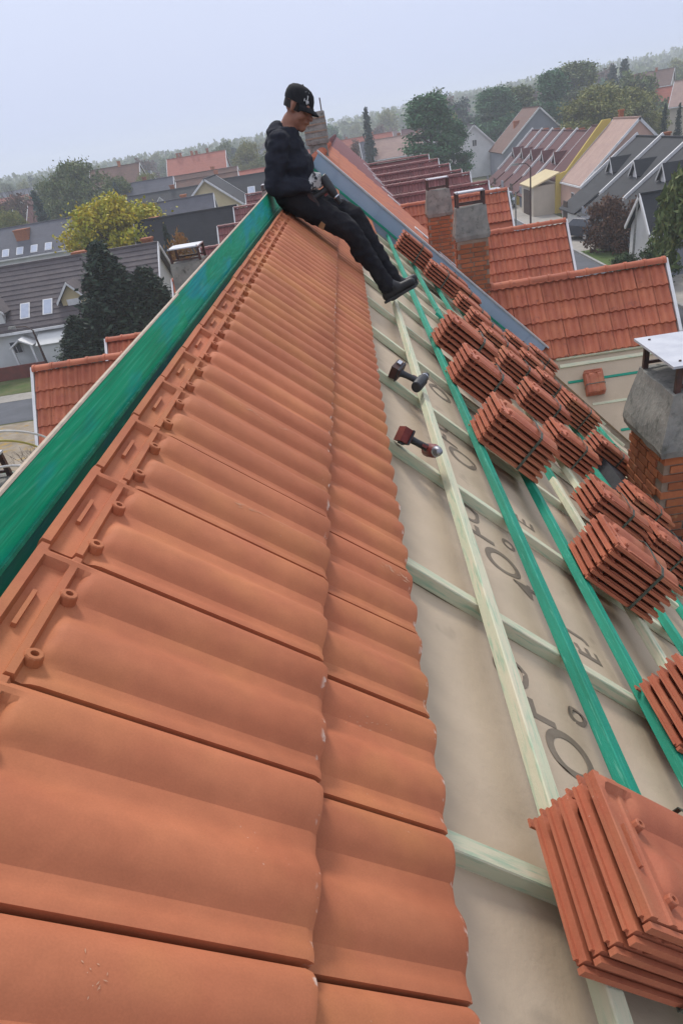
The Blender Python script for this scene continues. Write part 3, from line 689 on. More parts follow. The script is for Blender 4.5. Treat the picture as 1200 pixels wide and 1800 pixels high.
BL = [
 (1.035, .578, 5, .01, 'large tile bundle nearest the camera, cut off by the lower right corner'),
 (1.88, 1.575, 5, .02, 'tile bundle at the right edge, second nearest to the camera'),
 (1.89, 2.72, 6, -.01, 'tile bundle on the third visible batten, next beyond the one at the right edge'),
 (2.37, 3.95, 5, .015, 'tile bundle just left of the brick chimney foot, behind a larger bundle'),
 (1.475, 3.86, 6, -.015, 'big tile bundle right of the lower cordless tool, first in the row nearest the ridge'),
 (1.48, 5.05, 6, .01, 'second tile bundle of the row nearest the ridge, right of the upper cordless tool'),
 (1.475, 6.12, 6, -.01, 'third tile bundle of the row nearest the ridge, just below the worker boots'),
 (2.42, 5.17, 5, .02, 'tile bundle in the middle row, nearest of that row after the chimney one'),
 (2.44, 6.3, 5, -.02, 'middle row tile bundle, second from the near end of the tight cluster'),
 (2.46, 7.52, 5, .01, 'middle row tile bundle, third from the near end of the tight cluster'),
 (2.50, 8.85, 5, .03, 'middle row tile bundle, fourth from the near end of the tight cluster'),
 (2.50, 9.85, 5, -.02, 'middle row tile bundle, fifth from the near end of the tight cluster'),
 (2.48, 10.85, 5, .02, 'middle row tile bundle, sixth from the near end, close to the fire wall'),
 (2.46, 11.85, 6, -.03, 'middle row tile bundle, last but one before the metal fire wall'),
 (2.40, 12.95, 6, .02, 'middle row tile bundle touching the metal fire wall'),
 (1.52, 12.1, 7, -.03, 'tall tile bundle high on the slope beyond the worker boots, under the fire wall'),
 (2.0, 11.6, 6, -.02, 'tile bundle just downhill of the tall one under the fire wall'),
 (3.46, 7.85, 6, .02, 'tile bundle in the lowest row, left of the concrete chimney collar'),
 (3.42, 6.5, 5, -.02, 'tile bundle in the lowest row, left of the brick part of the chimney'),
 (3.18, 4.95, 5, .04, 'half hidden tile bundle at the right edge, right below the chimney bricks'),
 (2.92, 4.0, 5, -.03, 'tile bundle cut by the right edge, under the one below the chimney bricks'),
 (3.45, 9.0, 5, .02, 'lowest row tile bundle beside the valley, behind the one by the chimney collar'),
 (3.45, 10.05, 5, -.02, 'lowest row tile bundle, third behind the chimney collar, in the tight cluster'),
 (3.45, 11.1, 5, .03, 'lowest row tile bundle near the lower end of the fire wall'),
 (4.05, 11.6, 6, .05, 'tile bundle at the foot of the fire wall, beside the pale boundary board')]
for b in BL: bundle(*b)
# one bundle on the cross gable beyond the valley
_d = Vector((0, -CG, -SG)); _u = Vector((1, 0, 0)); _n = _d.cross(_u)
F = Matrix((_d, _u, _n)).transposed().to_4x4(); F.translation = Vector((4.45, 13.62, zq(13.62)))
bundle(0, 0, 4, .03, 'single tile bundle lying on the small gable beyond the valley, below the pale board', F, True, .01)

# ------------------------------------------------------------------ cordless tools
def drill(loc, label, variant, scale=1.0, Mx=None):
    """pistol-grip cordless tool; local: grip along -z from the body, body along x (chuck at +x)"""
    base = Mx
    e = bpy.data.objects.new('cordless_drill', None); COL.objects.link(e); e.empty_display_size = .1
    put(e, None, base); tag(e, label, 'power tool')
    bodym = M['red_plastic'] if variant else M['black_plastic']
    b = MB(); b.lathe([(.024, -.09), (.032, -.085), (.034, -.06), (.034, .03), (.029, .045), (.026, .06)], 14, RY(pi / 2)); b.build('motor_housing', bodym, e, base, sharp=40)
    b = MB(); b.lathe([(.026, .0605), (.025, .085), (.019, .10), (.016, .118), (.006, .122)], 14, RY(pi / 2)); ch = b.build('chuck', M['black_plastic'] if not variant else M['dull_steel'], e, base, sharp=40)
    b = MB(); b.lathe([(.0265, .066), (.0268, .070), (.0265, .074)], 14, RY(pi / 2)); b.build('chuck_ring', M['steel'], e, base)
    g = MB()
    secs = [(-.01, -.018, .027, .021), (-.012, -.045, .023, .018), (-.02, -.085, .021, .017), (-.028, -.115, .024, .019), (-.032, -.128, .034, .024)]
    vs = []; fs = []; n = 10
    for (cx, z, rx, ry) in secs:
        for i in range(n): vs.append((cx + rx * cos(2 * pi * i / n), ry * sin(2 * pi * i / n), z))
    for k in range(len(secs) - 1):
        for i in range(n): fs.append((k * n + i, (k + 1) * n + i, (k + 1) * n + (i + 1) % n, k * n + (i + 1) % n))
    g.add(vs, fs, None, True); g.build('grip', M['black_plastic'], e, base)
    t = MB(); t.box(.012, .028, -.007, .007, -.06, -.034, RY(.15)); t.build('trigger', M['red_plastic'], e, base)
    bt = MB(); bt.frustum((-.085, .035, -.036, .036), (-.08, .03, -.034, .034), -.185, -.1285)
    bt.build('battery', M['red_plastic'] if variant else M['brown_plastic'], e, base)
    bf = MB(); bf.box(-.09, .04, -.0375, .0375, -.142, -.1335); bf.build('battery_foot', M['black_plastic'], e, base)
    cl = MB(); cl.box(-.03, .015, .0376, .046, -.175, -.15); cl.build('belt_clip', M['steel'] if not variant else M['black_plastic'], e, base)
    return e
def frame(o, x, z):
    """matrix with local x along x, local z close to z"""
    x = Vector(x).normalized(); z = Vector(z); z = (z - x * z.dot(x)).normalized(); y = z.cross(x)
    Mx = Matrix((x, y, z)).transposed().to_4x4(); Mx.translation = Vector(o); return Mx
def RP(s, y, h): return MR @ Vector((s, y, h))
def RD(s, y, h): return (MR.to_3x3() @ Vector((s, y, h)))
drill(None, 'black cordless driver with brown battery lying by the pale batten, nearer the worker boots', 0, 1, frame(RP(1.075, 4.09, .0), RD(.25, .85, .3), RD(.86, -.45, .10)) @ SC(.92))
drill(None, 'red and black cordless drill with silver chuck lying on the pale batten, lower of two', 1, 1, frame(RP(1.02, 2.96, -.012), RD(.0, -.93, .36), RD(.95, -.08, .12)) @ SC(.86))

# ------------------------------------------------------------------ cables over the ridge by the left chimney
def cable(pts, m, label):
    n = 40; P_ = [Vector(p) for p in pts]; out = []
    for i in range(n + 1):
        t = i / n * (len(P_) - 1); k = min(int(t), len(P_) - 2); u = t - k
        p0, p1, p2, p3 = P_[max(k - 1, 0)], P_[k], P_[k + 1], P_[min(k + 2, len(P_) - 1)]
        out.append(.5 * ((2 * p1) + (-p0 + p2) * u + (2 * p0 - 5 * p1 + 4 * p2 - p3) * u * u + (-p0 + 3 * p1 - 3 * p2 + p3) * u ** 3))
    mb = MB(); mb.tube(out, .011, 6); return tag(mb.build('cable', m), label, 'cable')
cable([(-3.3, 6.1, -1.50), (-3.05, 6.3, -1.28), (-2.85, 6.5, -1.28), (-2.6, 6.7, -1.45), (-2.5, 6.75, -1.75), (-2.45, 6.7, -2.05), (-2.3, 6.5, -2.10)], M['cable'], 'white cable arching over the left chimney, upper loop')
cable([(-3.3, 6.0, -1.50), (-3.05, 6.2, -1.33), (-2.86, 6.4, -1.33), (-2.66, 6.6, -1.5), (-2.56, 6.65, -1.78), (-2.5, 6.6, -2.05), (-2.35, 6.4, -2.06)], M['cable_y'], 'yellowish cable running just under the white one by the left chimney')
cable([(-3.0, 6.1, -1.50), (-2.86, 6.25, -1.51), (-2.7, 6.35, -1.58), (-2.55, 6.4, -1.72), (-2.35, 6.4, -2.0)], M['cable'], 'short white cable lying against the left chimney side')

# ------------------------------------------------------------------ the worker
def worker():
    YC = 6.6
    prims = []                                       # (kind, data, class)
    def cap_(a, b, ra, rb, c): prims.append(('c', (Vector(a), Vector(b), ra, rb), c))
    def ell(c0, r, c, rot=0.0): prims.append(('e', (Vector(c0), Vector(r), rot), c))
    HOOD, TRO, SKIN, GLO, SHO = range(5)
    # torso (hunched, facing +x, down the slope)
    ell((.105, YC, .075), (.145, .185, .115), TRO, .2)
    ell((.10, YC, .17), (.150, .185, .14), HOOD, .1)
    ell((.12, YC, .25), (.185, .215, .15), HOOD, .15); ell((.15, YC, .17), (.165, .20, .10), HOOD, .3)
    ell((.11, YC, .365), (.150, .205, .115), HOOD, .25)
    cap_((.10, YC - .15, .40), (.10, YC + .15, .40), .075, .075, HOOD)
    cap_((.13, YC, .44), (.185, YC, .51), .062, .058, SKIN)
    # hood bunched behind the neck
    ell((.065, YC, .46), (.075, .115, .055), HOOD, -.5); cap_((.11, YC - .09, .45), (.20, YC - .06, .44), .038, .03, HOOD); cap_((.11, YC + .09, .45), (.20, YC + .06, .44), .038, .03, HOOD)
    # arms
    def arm(sg, sh, el, wr):
        cap_(sh, el, .084, .072, HOOD); cap_(el, wr, .072, .052, HOOD)
        m = Vector(sh).lerp(Vector(el), .45); ell(m, (.088, .08, .09), HOOD)
    arm(-1, (.085, YC - .19, .40), (-.005, YC - .235, .165), (.215, YC - .20, .125))
    arm(1, (.10, YC + .19, .40), (.09, YC + .25, .17), (.235, YC + .06, .155))
    # hands: palm, four curled fingers, thumb
    def hand(w, fwd, side, up, th=1):
        w, fwd, side, up = Vector(w), Vector(fwd).normalized(), Vector(side).normalized(), Vector(up).normalized()
        cap_(w - fwd * .03, w + fwd * .02, .034, .036, GLO)
        pc = w + fwd * .055
        for q in (-1, 0, 1): cap_(w + fwd * .015 + side * .016 * q, w + fwd * .085 + side * .024 * q, .017, .016, GLO)
        for i, (o, L) in enumerate(((-.034, .036), (-.012, .042), (.011, .040), (.032, .032))):
            a = w + fwd * .088 + side * o; b = a + fwd * L * .75 - up * L * .55; c = b - fwd * L * .35 - up * L * .75; d = c - fwd * L * .6 - up * L * .1
            cap_(a, b, .0115, .011, GLO); cap_(b, c, .011, .0105, GLO); cap_(c, d, .0105, .0095, GLO)
        a = w + fwd * .03 - side * .03 * th; b = a + fwd * .035 - side * .022 * th - up * .012; c = b + fwd * .03 + side * .006 * th - up * .022
        cap_(a, b, .0145, .0125, GLO); cap_(b, c, .0125, .0105, GLO)
    hand((.235, YC - .195, .125), (.95, .22, .12), (.1, .35, -.93), (.25, -.9, -.35))
    hand((.25, YC + .045, .155), (.85, -.5, -.1), (0, .3, .95), (.5, .85, -.2))
    # legs
    def leg(hip, kn, an, heel, toe):
        cap_(hip, kn, .108, .079, TRO); cap_(kn, an, .078, .060, TRO)
        m = Vector(kn).lerp(Vector(an), .3); ell(m + Vector((-.012, 0, -.01)), (.076, .07, .095), TRO)
        cap_(Vector(an) - (Vector(an) - Vector(kn)).normalized() * .06, Vector(an) + (Vector(an) - Vector(kn)).normalized() * .015, .064, .068, TRO)
        h, t = Vector(heel), Vector(toe); up = Vector((.45, 0, .9))
        cap_(h, h.lerp(t, .5), .042, .043, SHO); cap_(h.lerp(t, .45), t, .043, .036, SHO)
        cap_(h.lerp(t, .02) + up * .0, Vector(an) + Vector((.01, 0, -.01)), .044, .05, SHO)
        cap_(h.lerp(t, .6), Vector(an), .036, .046, SHO)
    leg((.13, YC - .095, .055), (.50, YC - .12, -.195), (.735, YC - .03, -.612), (.735, YC - .02, -.70), (.945, YC - .06, -.625))
    leg((.13, YC + .095, .055), (.56, YC + .12, -.14), (.80, YC + .16, -.60), (.79, YC + .17, -.715), (.985, YC + .22, -.645))
    # head, turned down and a little to the tool
    H = Vector((.262, YC, .572)); A = .5             # forward pitch
    fx = Vector((cos(A), -.42, -sin(A))).normalized(); uz = (Vector((sin(A), 0, cos(A))) - fx * Vector((sin(A), 0, cos(A))).dot(fx)).normalized(); sy = uz.cross(fx)
    def hp(x, y, z): return H + fx * x + sy * y + uz * z
    ell(hp(-.012, 0, .025), (.098, .078, .092), SKIN, A)
    ell(hp(.022, 0, -.035), (.068, .064, .082), SKIN, A)
    cap_(hp(.05, 0, -.095), hp(.055, 0, -.09), .032, .03, SKIN)      # chin
    cap_(hp(.085, 0, .005), hp(.108, 0, -.026), .010, .0165, SKIN)   # nose
    cap_(hp(.088, -.02, -.058), hp(.088, .02, -.058), .0105, .0105, SKIN)   # mouth
    cap_(hp(.082, -.042, .028), hp(.082, .042, .028), .014, .014, SKIN)    # brow
    for s_ in (-1, 1):
        cap_(hp(-.012, .079 * s_, .012), hp(-.016, .081 * s_, -.03), .017, .012, SKIN)   # ears
        cap_(hp(.06, .042 * s_, -.028), hp(.05, .05 * s_, -.04), .024, .024, SKIN)   # cheeks
    mb = MB()
    for kind, d, c in prims:
        if kind == 'c':
            a, b, ra, rb = d; ax = b - a; L = ax.length
            q = ax.to_track_quat('Z', 'Y').to_matrix().to_4x4(); q.translation = a
            prof = [(ra * sin(t), -ra * cos(t)) for t in [.02, .4, .8, 1.2]] + [(ra, 0), ((ra + rb) / 2, L / 2), (rb, L)] + [(rb * sin(t), L - rb * cos(t)) for t in [1.95, 2.35, 2.75, 3.12]]
            mb.lathe(prof, 14, q)
        else:
            c0, r, rot = d
            prof = [(max(.004, sin(pi * i / 14)), -cos(pi * i / 14)) for i in range(15)]
            mb.lathe(prof, 18, T(*c0) @ RY(rot) @ SC(*r))
    me = mb.mesh('worker_src'); o = bpy.data.objects.new('worker_src', me); COL.objects.link(o)
    md = o.modifiers.new('r', 'REMESH'); md.mode = 'VOXEL'; md.voxel_size = .0075; md.use_smooth_shade = True
    sm = o.modifiers.new('s', 'SMOOTH'); sm.factor = .5; sm.iterations = 3
    dg = bpy.context.evaluated_depsgraph_get(); dg.update()
    body = bpy.data.meshes.new_from_object(o.evaluated_get(dg)); bpy.data.objects.remove(o)
    body.name = 'body'
    n = len(body.polygons); cen = np.zeros(n * 3); body.polygons.foreach_get('center', cen); cen = cen.reshape(-1, 3)
    best = np.full(n, 1e9); cls = np.zeros(n, int)
    for kind, d, c in prims:
        if kind == 'c':
            a, b, ra, rb = d; a = np.array(a); ab = np.array(b) - a; t = np.clip(((cen - a) @ ab) / max(1e-9, ab @ ab), 0, 1)
            dd = np.linalg.norm(cen - a - t[:, None] * ab, axis=1) - (ra + (rb - ra) * t)
        else:
            c0, r, rot = d; R3 = np.array(RY(rot).to_3x3()); q = (cen - np.array(c0)) @ R3; rr = np.array(r)
            kk = np.linalg.norm(q / rr, axis=1); dd = (kk - 1) * rr.min()
        w_ = dd < best; best[w_] = dd[w_]; cls[w_] = c
    # cloth folds
    vn = len(body.vertices); co = np.zeros(vn * 3); no = np.zeros(vn * 3); body.vertices.foreach_get('co', co); body.vertices.foreach_get('normal', no)
    co = co.reshape(-1, 3); no = no.reshape(-1, 3)
    vcl = np.zeros(vn, int)
    for p in body.polygons:
        for i in p.vertices: vcl[i] = cls[p.index]
    for i in range(vn):
        if vcl[i] in (HOOD, TRO):
            v = Vector(co[i]); k = mnoise.noise(Vector((v.x * 9, v.y * 16, v.z * 22))) * .012 + mnoise.noise(Vector((v.x * 22, v.y * 14, v.z * 40))) * .006
            co[i] += no[i] * k
    body.vertices.foreach_set('co', co.ravel())
    hood = pmat('navy_black_hoodie', (.016, .017, .024), (.026, .028, .038), 14, .9, .4, 160, .15)
    tro = pmat('black_trousers', (.013, .013, .017), (.024, .023, .026), 10, .9, .4, 160, .15)
    skin = pmat('skin', (.30, .135, .085), (.26, .11, .07), 20, .55, .1, 200, .35)
    glo = pmat('work_glove', (.50, .49, .47), (.38, .37, .36), 18, .8, .4, 90, .2, c3=(.03, .03, .035), scale3=38, amt3=(.54, .58))
    sho = pmat('black_work_shoe', (.012, .012, .014), (.025, .024, .026), 20, .55, .3, 120, .4)
    for m in (hood, tro, skin, glo, sho): body.materials.append(m)
    body.polygons.foreach_set('material_index', cls.astype(np.int32)); body.update()
    e = empty('person', (.1, YC, -.06), 0, 'worker in black cap, hoodie and trousers sitting on the ridge with a drill', 'person')
    ob('body', body, e)
    # clothing and face details
    HM = Matrix((fx, sy, uz)).transposed().to_4x4(); HM.translation = H
    capm = pmat('black_cap', (.011, .011, .013), (.018, .018, .02), 30, .85, .3, 200, .2)
    c = MB(); prof = [(.106, -.002), (.107, .02), (.104, .05), (.092, .083), (.068, .106), (.036, .118), (.004, .1215)]
    c.lathe(prof, 26, T(-.012, 0, .028) @ SC(1.04, .86, .86)); 
    cap_o = c.build('cap', capm, e, HM, sharp=60)
    v = MB(); vs = []; fs = []; nn_ = 14
    for i in range(nn_ + 1):
        a = -1.15 + 2.3 * i / nn_
        for r, dz in ((.092, .032), (.135, .024), (.168 - .03 * abs(a) ** 2, .010 - .012 * a * a)): vs.append((-.012 + r * cos(a), r * .8 * sin(a), dz))
    for i in range(nn_):
        for k in range(2):
            a = i * 3 + k; fs.append((a, a + 1, a + 4, a + 3))
    b0 = len(vs); vs += [(x, y, z - .006) for x, y, z in vs]; fs += [tuple(b0 + q for q in f[::-1]) for f in fs]
    for i in range(nn_): fs.append((i * 3 + 2, b0 + i * 3 + 2, b0 + i * 3 + 5, i * 3 + 5))
    v.add(vs, fs, None, True); v.build('visor', capm, cap_o, HM)
    bt = MB(); bt.lathe([(.007, 0), (.005, .005)], 8, T(-.012, 0, .132)); bt.build('button', capm, cap_o, HM)
    # interlaced white emblem on the front panel of the cap
    wht = pmat('white_thread', (.62, .62, .62), (.5, .5, .5), 40, .8)
    lg = MB()
    def on(u, w):                                    # u around the cap (front-right), w up
        a = -.62 + u * 5.2; z = .05 + w; k = np.interp(z, [.02 * .86, .05 * .86, .083 * .86, .106 * .86], [.107, .104, .092, .068])
        return Vector((-.012 + 1.04 * k * cos(a) * 1.02, .86 * k * sin(a) * 1.02, z + .028 - .004))
    for (p, q, w) in (((-.05, -.022), (-.045, .030), .006), ((-.045, .030), (.012, -.026), .006), ((.012, -.026), (.020, .032), .006), ((-.022, .034), (-.006, .006), .005), ((.036, .034), (-.006, .006), .005), ((-.006, .006), (-.012, -.032), .006), ((-.034, -.014), (-.004, -.034), .004)):
        a, b_ = on(*p), on(*q); lg.tube([a, (a + b_) / 2 * 1.0, b_], w * .55, 6)
    lg.build('emblem', wht, cap_o, HM)
    dark = pmat('dark_hair', (.02, .014, .012), None, 40, .7)
    for s_ in (-1, 1):
        b = MB(); b.lathe([(.0015, -.012), (.006, -.006), (.007, 0), (.006, .006), (.0015, .012)], 8, T(.083, .03 * s_, .006) @ RX(pi / 2)); b.build('eye', dark, e, HM)
        b = MB(); b.tube([(.094, .016 * s_, .026), (.095, .032 * s_, .030), (.086, .05 * s_, .024)], .0045, 6); b.build('eyebrow', dark, e, HM)
    b = MB(); b.lathe([(.101, -.03), (.103, -.012), (.103, .012), (.1, .03)], 22, T(-.02, 0, .008) @ SC(.98, .8, .9), cap=False); b.build('hair', dark, e, HM @ T(-.006, 0, -.004) @ SC(.93, 1, 1))
    # sole edges, laces, pocket and pouch
    solm = pmat('shoe_sole', (.03, .03, .032), (.05, .05, .05), 20, .7); lace = pmat('grey_laces', (.30, .30, .31), None, 30, .8)
    for (h, t) in (((.735, YC - .02, -.70), (.945, YC - .06, -.625)), ((.79, YC + .17, -.715), (.985, YC + .22, -.645))):
        h, t = Vector(h), Vector(t); F_ = frame(h, t - h, Vector((.45, 0, .9))); L = (t - h).length
        sb = MB(); pol = [(-.045 * cos(a) if a < 0 else 0, 0) for a in ()]
        pts = [(-.04, -.02), (-.02, -.038), (.06, -.036), (.13, -.043), (L, -.038), (L + .026, -.015), (L + .026, .015), (L, .038), (.13, .043), (.06, .036), (-.02, .038), (-.04, .02)]
        sb.prism(pts, -.050, -.030); sb.build('shoe_sole', solm, e, F_)
        for k in range(4):
            lb = MB(); x = .075 + .022 * k; z = .062 - .010 * k; lb.tube([(x, -.032, z - .012), (x, 0, z + .004), (x + .004, .032, z - .012)], .0035, 5); lb.build('lace', lace, e, F_)
    pm = pmat('tan_leather_pouch', (.32, .17, .075), (.24, .12, .05), 20, .7, .3, 80, .3)
    b = MB(); b.frustum((-.022, .022, -.012, .012), (-.018, .018, -.016, .016), -.026, .014); b.build('belt_pouch', pm, e, T(.30, YC - .215, -.125) @ RY(.72))
    return e
worker()
# drill held in his gloves
drill(None, 'brown and black cordless drill held in the gloved hands of the seated worker', 0, 1, frame((.40, 6.45, .09), (.50, -.1, -.86), (.8, 0, .45)) @ SC(1.0))
# ------------------------------------------------------------------ ground, streets
M['ground'] = pmat('grass_and_soil', (.085, .10, .045), (.14, .125, .075), .25, .95, .3, 6, .1, c3=(.06, .085, .03), scale3=1.5, amt3=(.5, .7))
M['asphalt'] = pmat('asphalt', (.115, .12, .135), (.09, .095, .105), .8, .9, .2, 30, .2)
M['paving'] = pmat('pale_paving', (.36, .33, .29), (.28, .26, .23), 1.5, .9, .2, 20, .2, c3=(.2, .19, .16), scale3=5, amt3=(.6, .75))
M['kerb'] = pmat('kerb_stone', (.38, .37, .35), (.3, .29, .28), 4, .9, .2, 20, .2)
def hill(x, y):
    r = max(0, (y - 230) / 600); k = sstep(-150, 420, x)
    return (15 * k + 4) * sstep(0, 1, r) + 3 * mnoise.noise(Vector((x * .006, y * .006, 0))) * sstep(200, 500, y)
gb = MB(); vs = []; fs = []; xs = np.concatenate([np.linspace(-1300, -120, 14), np.linspace(-90, 120, 15), np.linspace(160, 1300, 14)]); ys = np.concatenate([np.linspace(-120, 230, 16), np.linspace(270, 1400, 24)])
for x in xs:
    for y in ys: vs.append((x, y, GZ + hill(x, y) + (.0 if y < 230 else 0)))
for i in range(len(xs) - 1):
    for j in range(len(ys) - 1):
        a = i * len(ys) + j; fs.append((a, a + len(ys), a + len(ys) + 1, a + 1))
gb.add(vs, fs, None, True); tag(gb.build('ground', M['ground']), kind='structure')
def flat(name, poly, z, m, kind='structure'):
    mb = MB(); mb.add([(x, y, GZ + z) for x, y in poly], [tuple(range(len(poly)))]); return tag(mb.build(name, m), kind=kind)
flat('road', [(12.4, -60), (16.9, -60), (16.9, 220), (12.4, 220)], .012, M['asphalt'])
flat('pavement', [(16.95, -60), (20.9, -60), (20.9, 220), (16.95, 220)], .008, M['paving'])
flat('pavement', [(8.5, -60), (12.35, -60), (12.35, 220), (8.5, 220)], .008, M['paving'])
for x in (12.2, 16.92): 
    mb = MB(); mb.box(x, x + .18, -60, 220, GZ, GZ + .12); tag(mb.build('kerb', M['kerb']), kind='structure')
flat('garden_lawn', [(17.2, 50.5), (20.8, 50.5), (20.8, 60.5), (17.2, 60.5)], .016, pmat('lawn', (.07, .11, .03), (.10, .14, .045), 1.5, .95, .4, 20, .1))
flat('road', [(-90, 37.2), (-9, 37.2), (-9, 41.6), (-90, 41.6)], .012, M['asphalt'])
flat('pavement', [(-90, 41.65), (-9, 41.65), (-9, 43.2), (-90, 43.2)], .008, M['paving'])
flat('dry_garden', [(-30, 20), (-7.5, 20), (-7.5, 37.0), (-30, 37.0)], .006, pmat('dry_soil', (.33, .28, .22), (.22, .18, .13), 1.2, .95, .4, 8, .1, c3=(.36, .23, .06), scale3=2.5, amt3=(.55, .7)))
flat('lawn', [(-60, 43.3), (-9, 43.3), (-9, 48.4), (-60, 48.4)], .01, pmat('lawn_left', (.075, .11, .035), (.13, .13, .06), 1.5, .95, .4, 20, .1))

# ------------------------------------------------------------------ houses of the town
M['grey_roof'] = ribmat('grey_brown_ribbed_roof', (.125, .105, .105), (.09, .078, .082), .42, 2, .02)
M['slate_roof'] = ribmat('slate_blue_roof', (.11, .11, .128), (.09, .09, .105), .40, 2, .04)
M['dark_roof'] = ribmat('charcoal_roof', (.022, .024, .028), (.032, .034, .038), .4, 2, .04)
M['maroon_roof'] = ribmat('maroon_roof', (.105, .032, .032), (.08, .026, .027), .4, 2, .04)
M['red_roof'] = ribmat('orange_red_roof', (.36, .11, .07), (.30, .09, .06), .4, 2, .04)
M['brown_roof'] = ribmat('brown_roof', (.16, .085, .06), (.12, .065, .05), .4, 2, .04)
M['pink_roof'] = ribmat('pink_roof', (.40, .27, .22), (.34, .225, .19), .4, 2, .03)
M['w_white'] = pmat('white_plaster', (.66, .66, .64), (.56, .56, .54), .8, .9, .1, 20, .2)
M['w_cream'] = pmat('cream_wall', (.60, .50, .30), (.54, .44, .26), .8, .9, .1, 20, .2)
M['w_yellow'] = pmat('yellow_wall', (.60, .46, .12), (.55, .42, .11), .8, .9, .1, 20, .2)
M['w_pink'] = pmat('pink_wall', (.55, .36, .28), (.48, .31, .25), .8, .9, .1, 20, .2)
M['w_grey'] = pmat('grey_wall', (.25, .26, .29), (.22, .23, .255), .8, .9, .1, 20, .2)
M['w_beige'] = pmat('beige_wall', (.52, .45, .36), (.46, .4, .32), .8, .9, .1, 20, .2)
M['pane'] = pmat('window_pane', (.03, .035, .045), (.05, .055, .065), 3, .15, 0, spec=.6)
M['sky_pane'] = pmat('roof_window_pane', (.42, .46, .55), (.36, .4, .5), 3, .12, 0, spec=.7)
M['wood_dark'] = pmat('dark_timber', (.07, .04, .025), (.05, .03, .02), 6, .8)
ME_WIN = MB().box(-.5, .5, -.04, .03, -.6, .6).mesh('window', M['white_trim'])
ME_PANE = MB().box(-.43, -.03, -.055, -.041, -.53, .53).box(.03, .43, -.055, -.041, -.53, .53).mesh('pane', M['pane'])
def window(parent, Mx, w=1.0, h=1.2):
    f = ob('window', ME_WIN, parent, Mx @ SC(w, 1, h / 1.2)); ob('pane', ME_PANE, f, Mx @ SC(w, 1, h / 1.2)); return f
def house(loc, rz, L, W, hw, hr, wm, rm, label, group=None, ov=.35, wins=(), chim=(), name='house', door=None, trim=None, wall_top=None):
    """gabled house, ridge along local x, length L, depth W; front is local -y"""
    B = T(*loc) @ RZ(rz)
    e = empty(name, loc, rz, label, 'house', group)
    mb = MB(); pr = [(-W / 2, 0), (W / 2, 0), (W / 2, hw), (0, hw + hr), (-W / 2, hw)]
    vs = [(-L / 2, y, z) for y, z in pr] + [(L / 2, y, z) for y, z in pr]
    mb.add(vs, [tuple(range(4, -1, -1)), tuple(range(5, 10))] + [(i, (i + 1) % 5, 5 + (i + 1) % 5, 5 + i) for i in range(5)])
    mb.build('wall', wm, e, B)
    k = hr / (W / 2); r = MB(); t = .14; x0, x1 = -L / 2 - ov, L / 2 + ov; yo = W / 2 + ov; zo = hw - ov * k + .05
    r.slab([(x0, -yo, zo + t), (x1, -yo, zo + t), (x1, 0, hw + hr + .05 + t), (x0, 0, hw + hr + .05 + t)], t)
    r.slab([(x0, 0, hw + hr + .051 + t), (x1, 0, hw + hr + .051 + t), (x1, yo, zo + t), (x0, yo, zo + t)], t)
    ro = r.build('roof', rm, e, B)
    rc = MB(); rc.box(x0, x1, -.12, .12, hw + hr + .13, hw + hr + .25); rc.build('ridge_cap', rm, ro, B)
    g = MB(); g.box(x0, x1, -yo - .12, -yo, zo - .03, zo + .1); g.build('gutter', trim or M['white_trim'], ro, B)
    for sx in (-1, 1):
        v = MB(); X = x0 - .02 if sx < 0 else x1 + .02
        for sy_ in (-1, 1):
            a = (X, sy_ * yo, zo + t); b = (X, 0, hw + hr + .06 + t)
            v.slab([(X - .04, a[1], a[2] + .03), (X + .04, a[1], a[2] + .03), (X + .04, 0, b[2] + .03), (X - .04, 0, b[2] + .03)][::1 if sy_ < 0 else -1], .2)
        v.build('barge_board', trim or M['white_trim'], ro, B)
    for (x, y, w, h) in chim:
        zc = hw + hr * (1 - abs(y) / (W / 2)); c = MB(); c.box(x - w / 2, x + w / 2, y - w / 2, y + w / 2, zc - .3, zc + h); c.box(x - w / 2 - .06, x + w / 2 + .06, y - w / 2 - .06, y + w / 2 + .06, zc + h, zc + h + .12)
        c.build('chimney', M['brick'], ro, B)
    for (face, x, z, w, h) in wins:
        if face == 'f': window(e, B @ T(x, -W / 2 - .0, z), w, h)
        elif face == 'l': window(e, B @ T(-L / 2, x, z) @ RZ(-pi / 2), w, h)
        elif face == 'r': window(e, B @ T(L / 2, x, z) @ RZ(pi / 2), w, h)
        elif face == 's':                              # roof window lying on the front slope; z = share up the slope
            y = -(W / 2) * (1 - z); zz = hw + hr * z + .22
            fr = B @ T(x, y, zz) @ RX(math.atan(k))
            f = MB(); f.box(-w / 2, w / 2, -h / 2, h / 2, -.1, .03); fo = f.build('roof_window', M['white_trim'], ro, fr)
            p = MB(); p.box(-w / 2 + .07, w / 2 - .07, -h / 2 + .07, h / 2 - .07, .031, .04); p.build('pane', M['sky_pane'], ro, fr)
    if door:
        d = MB(); d.box(door[0] - .5, door[0] + .5, -W / 2 - .05, -W / 2 + .05, 0, 2.1); do = d.build('door', M['wood_dark'], e, B)
        h = MB(); h.box(door[0] + .35, door[0] + .42, -W / 2 - .1, -W / 2 - .051, .95, 1.1); h.build('handle', M['steel'], do, B)
    e['_B'] = 0; del e['_B']
    return e, B
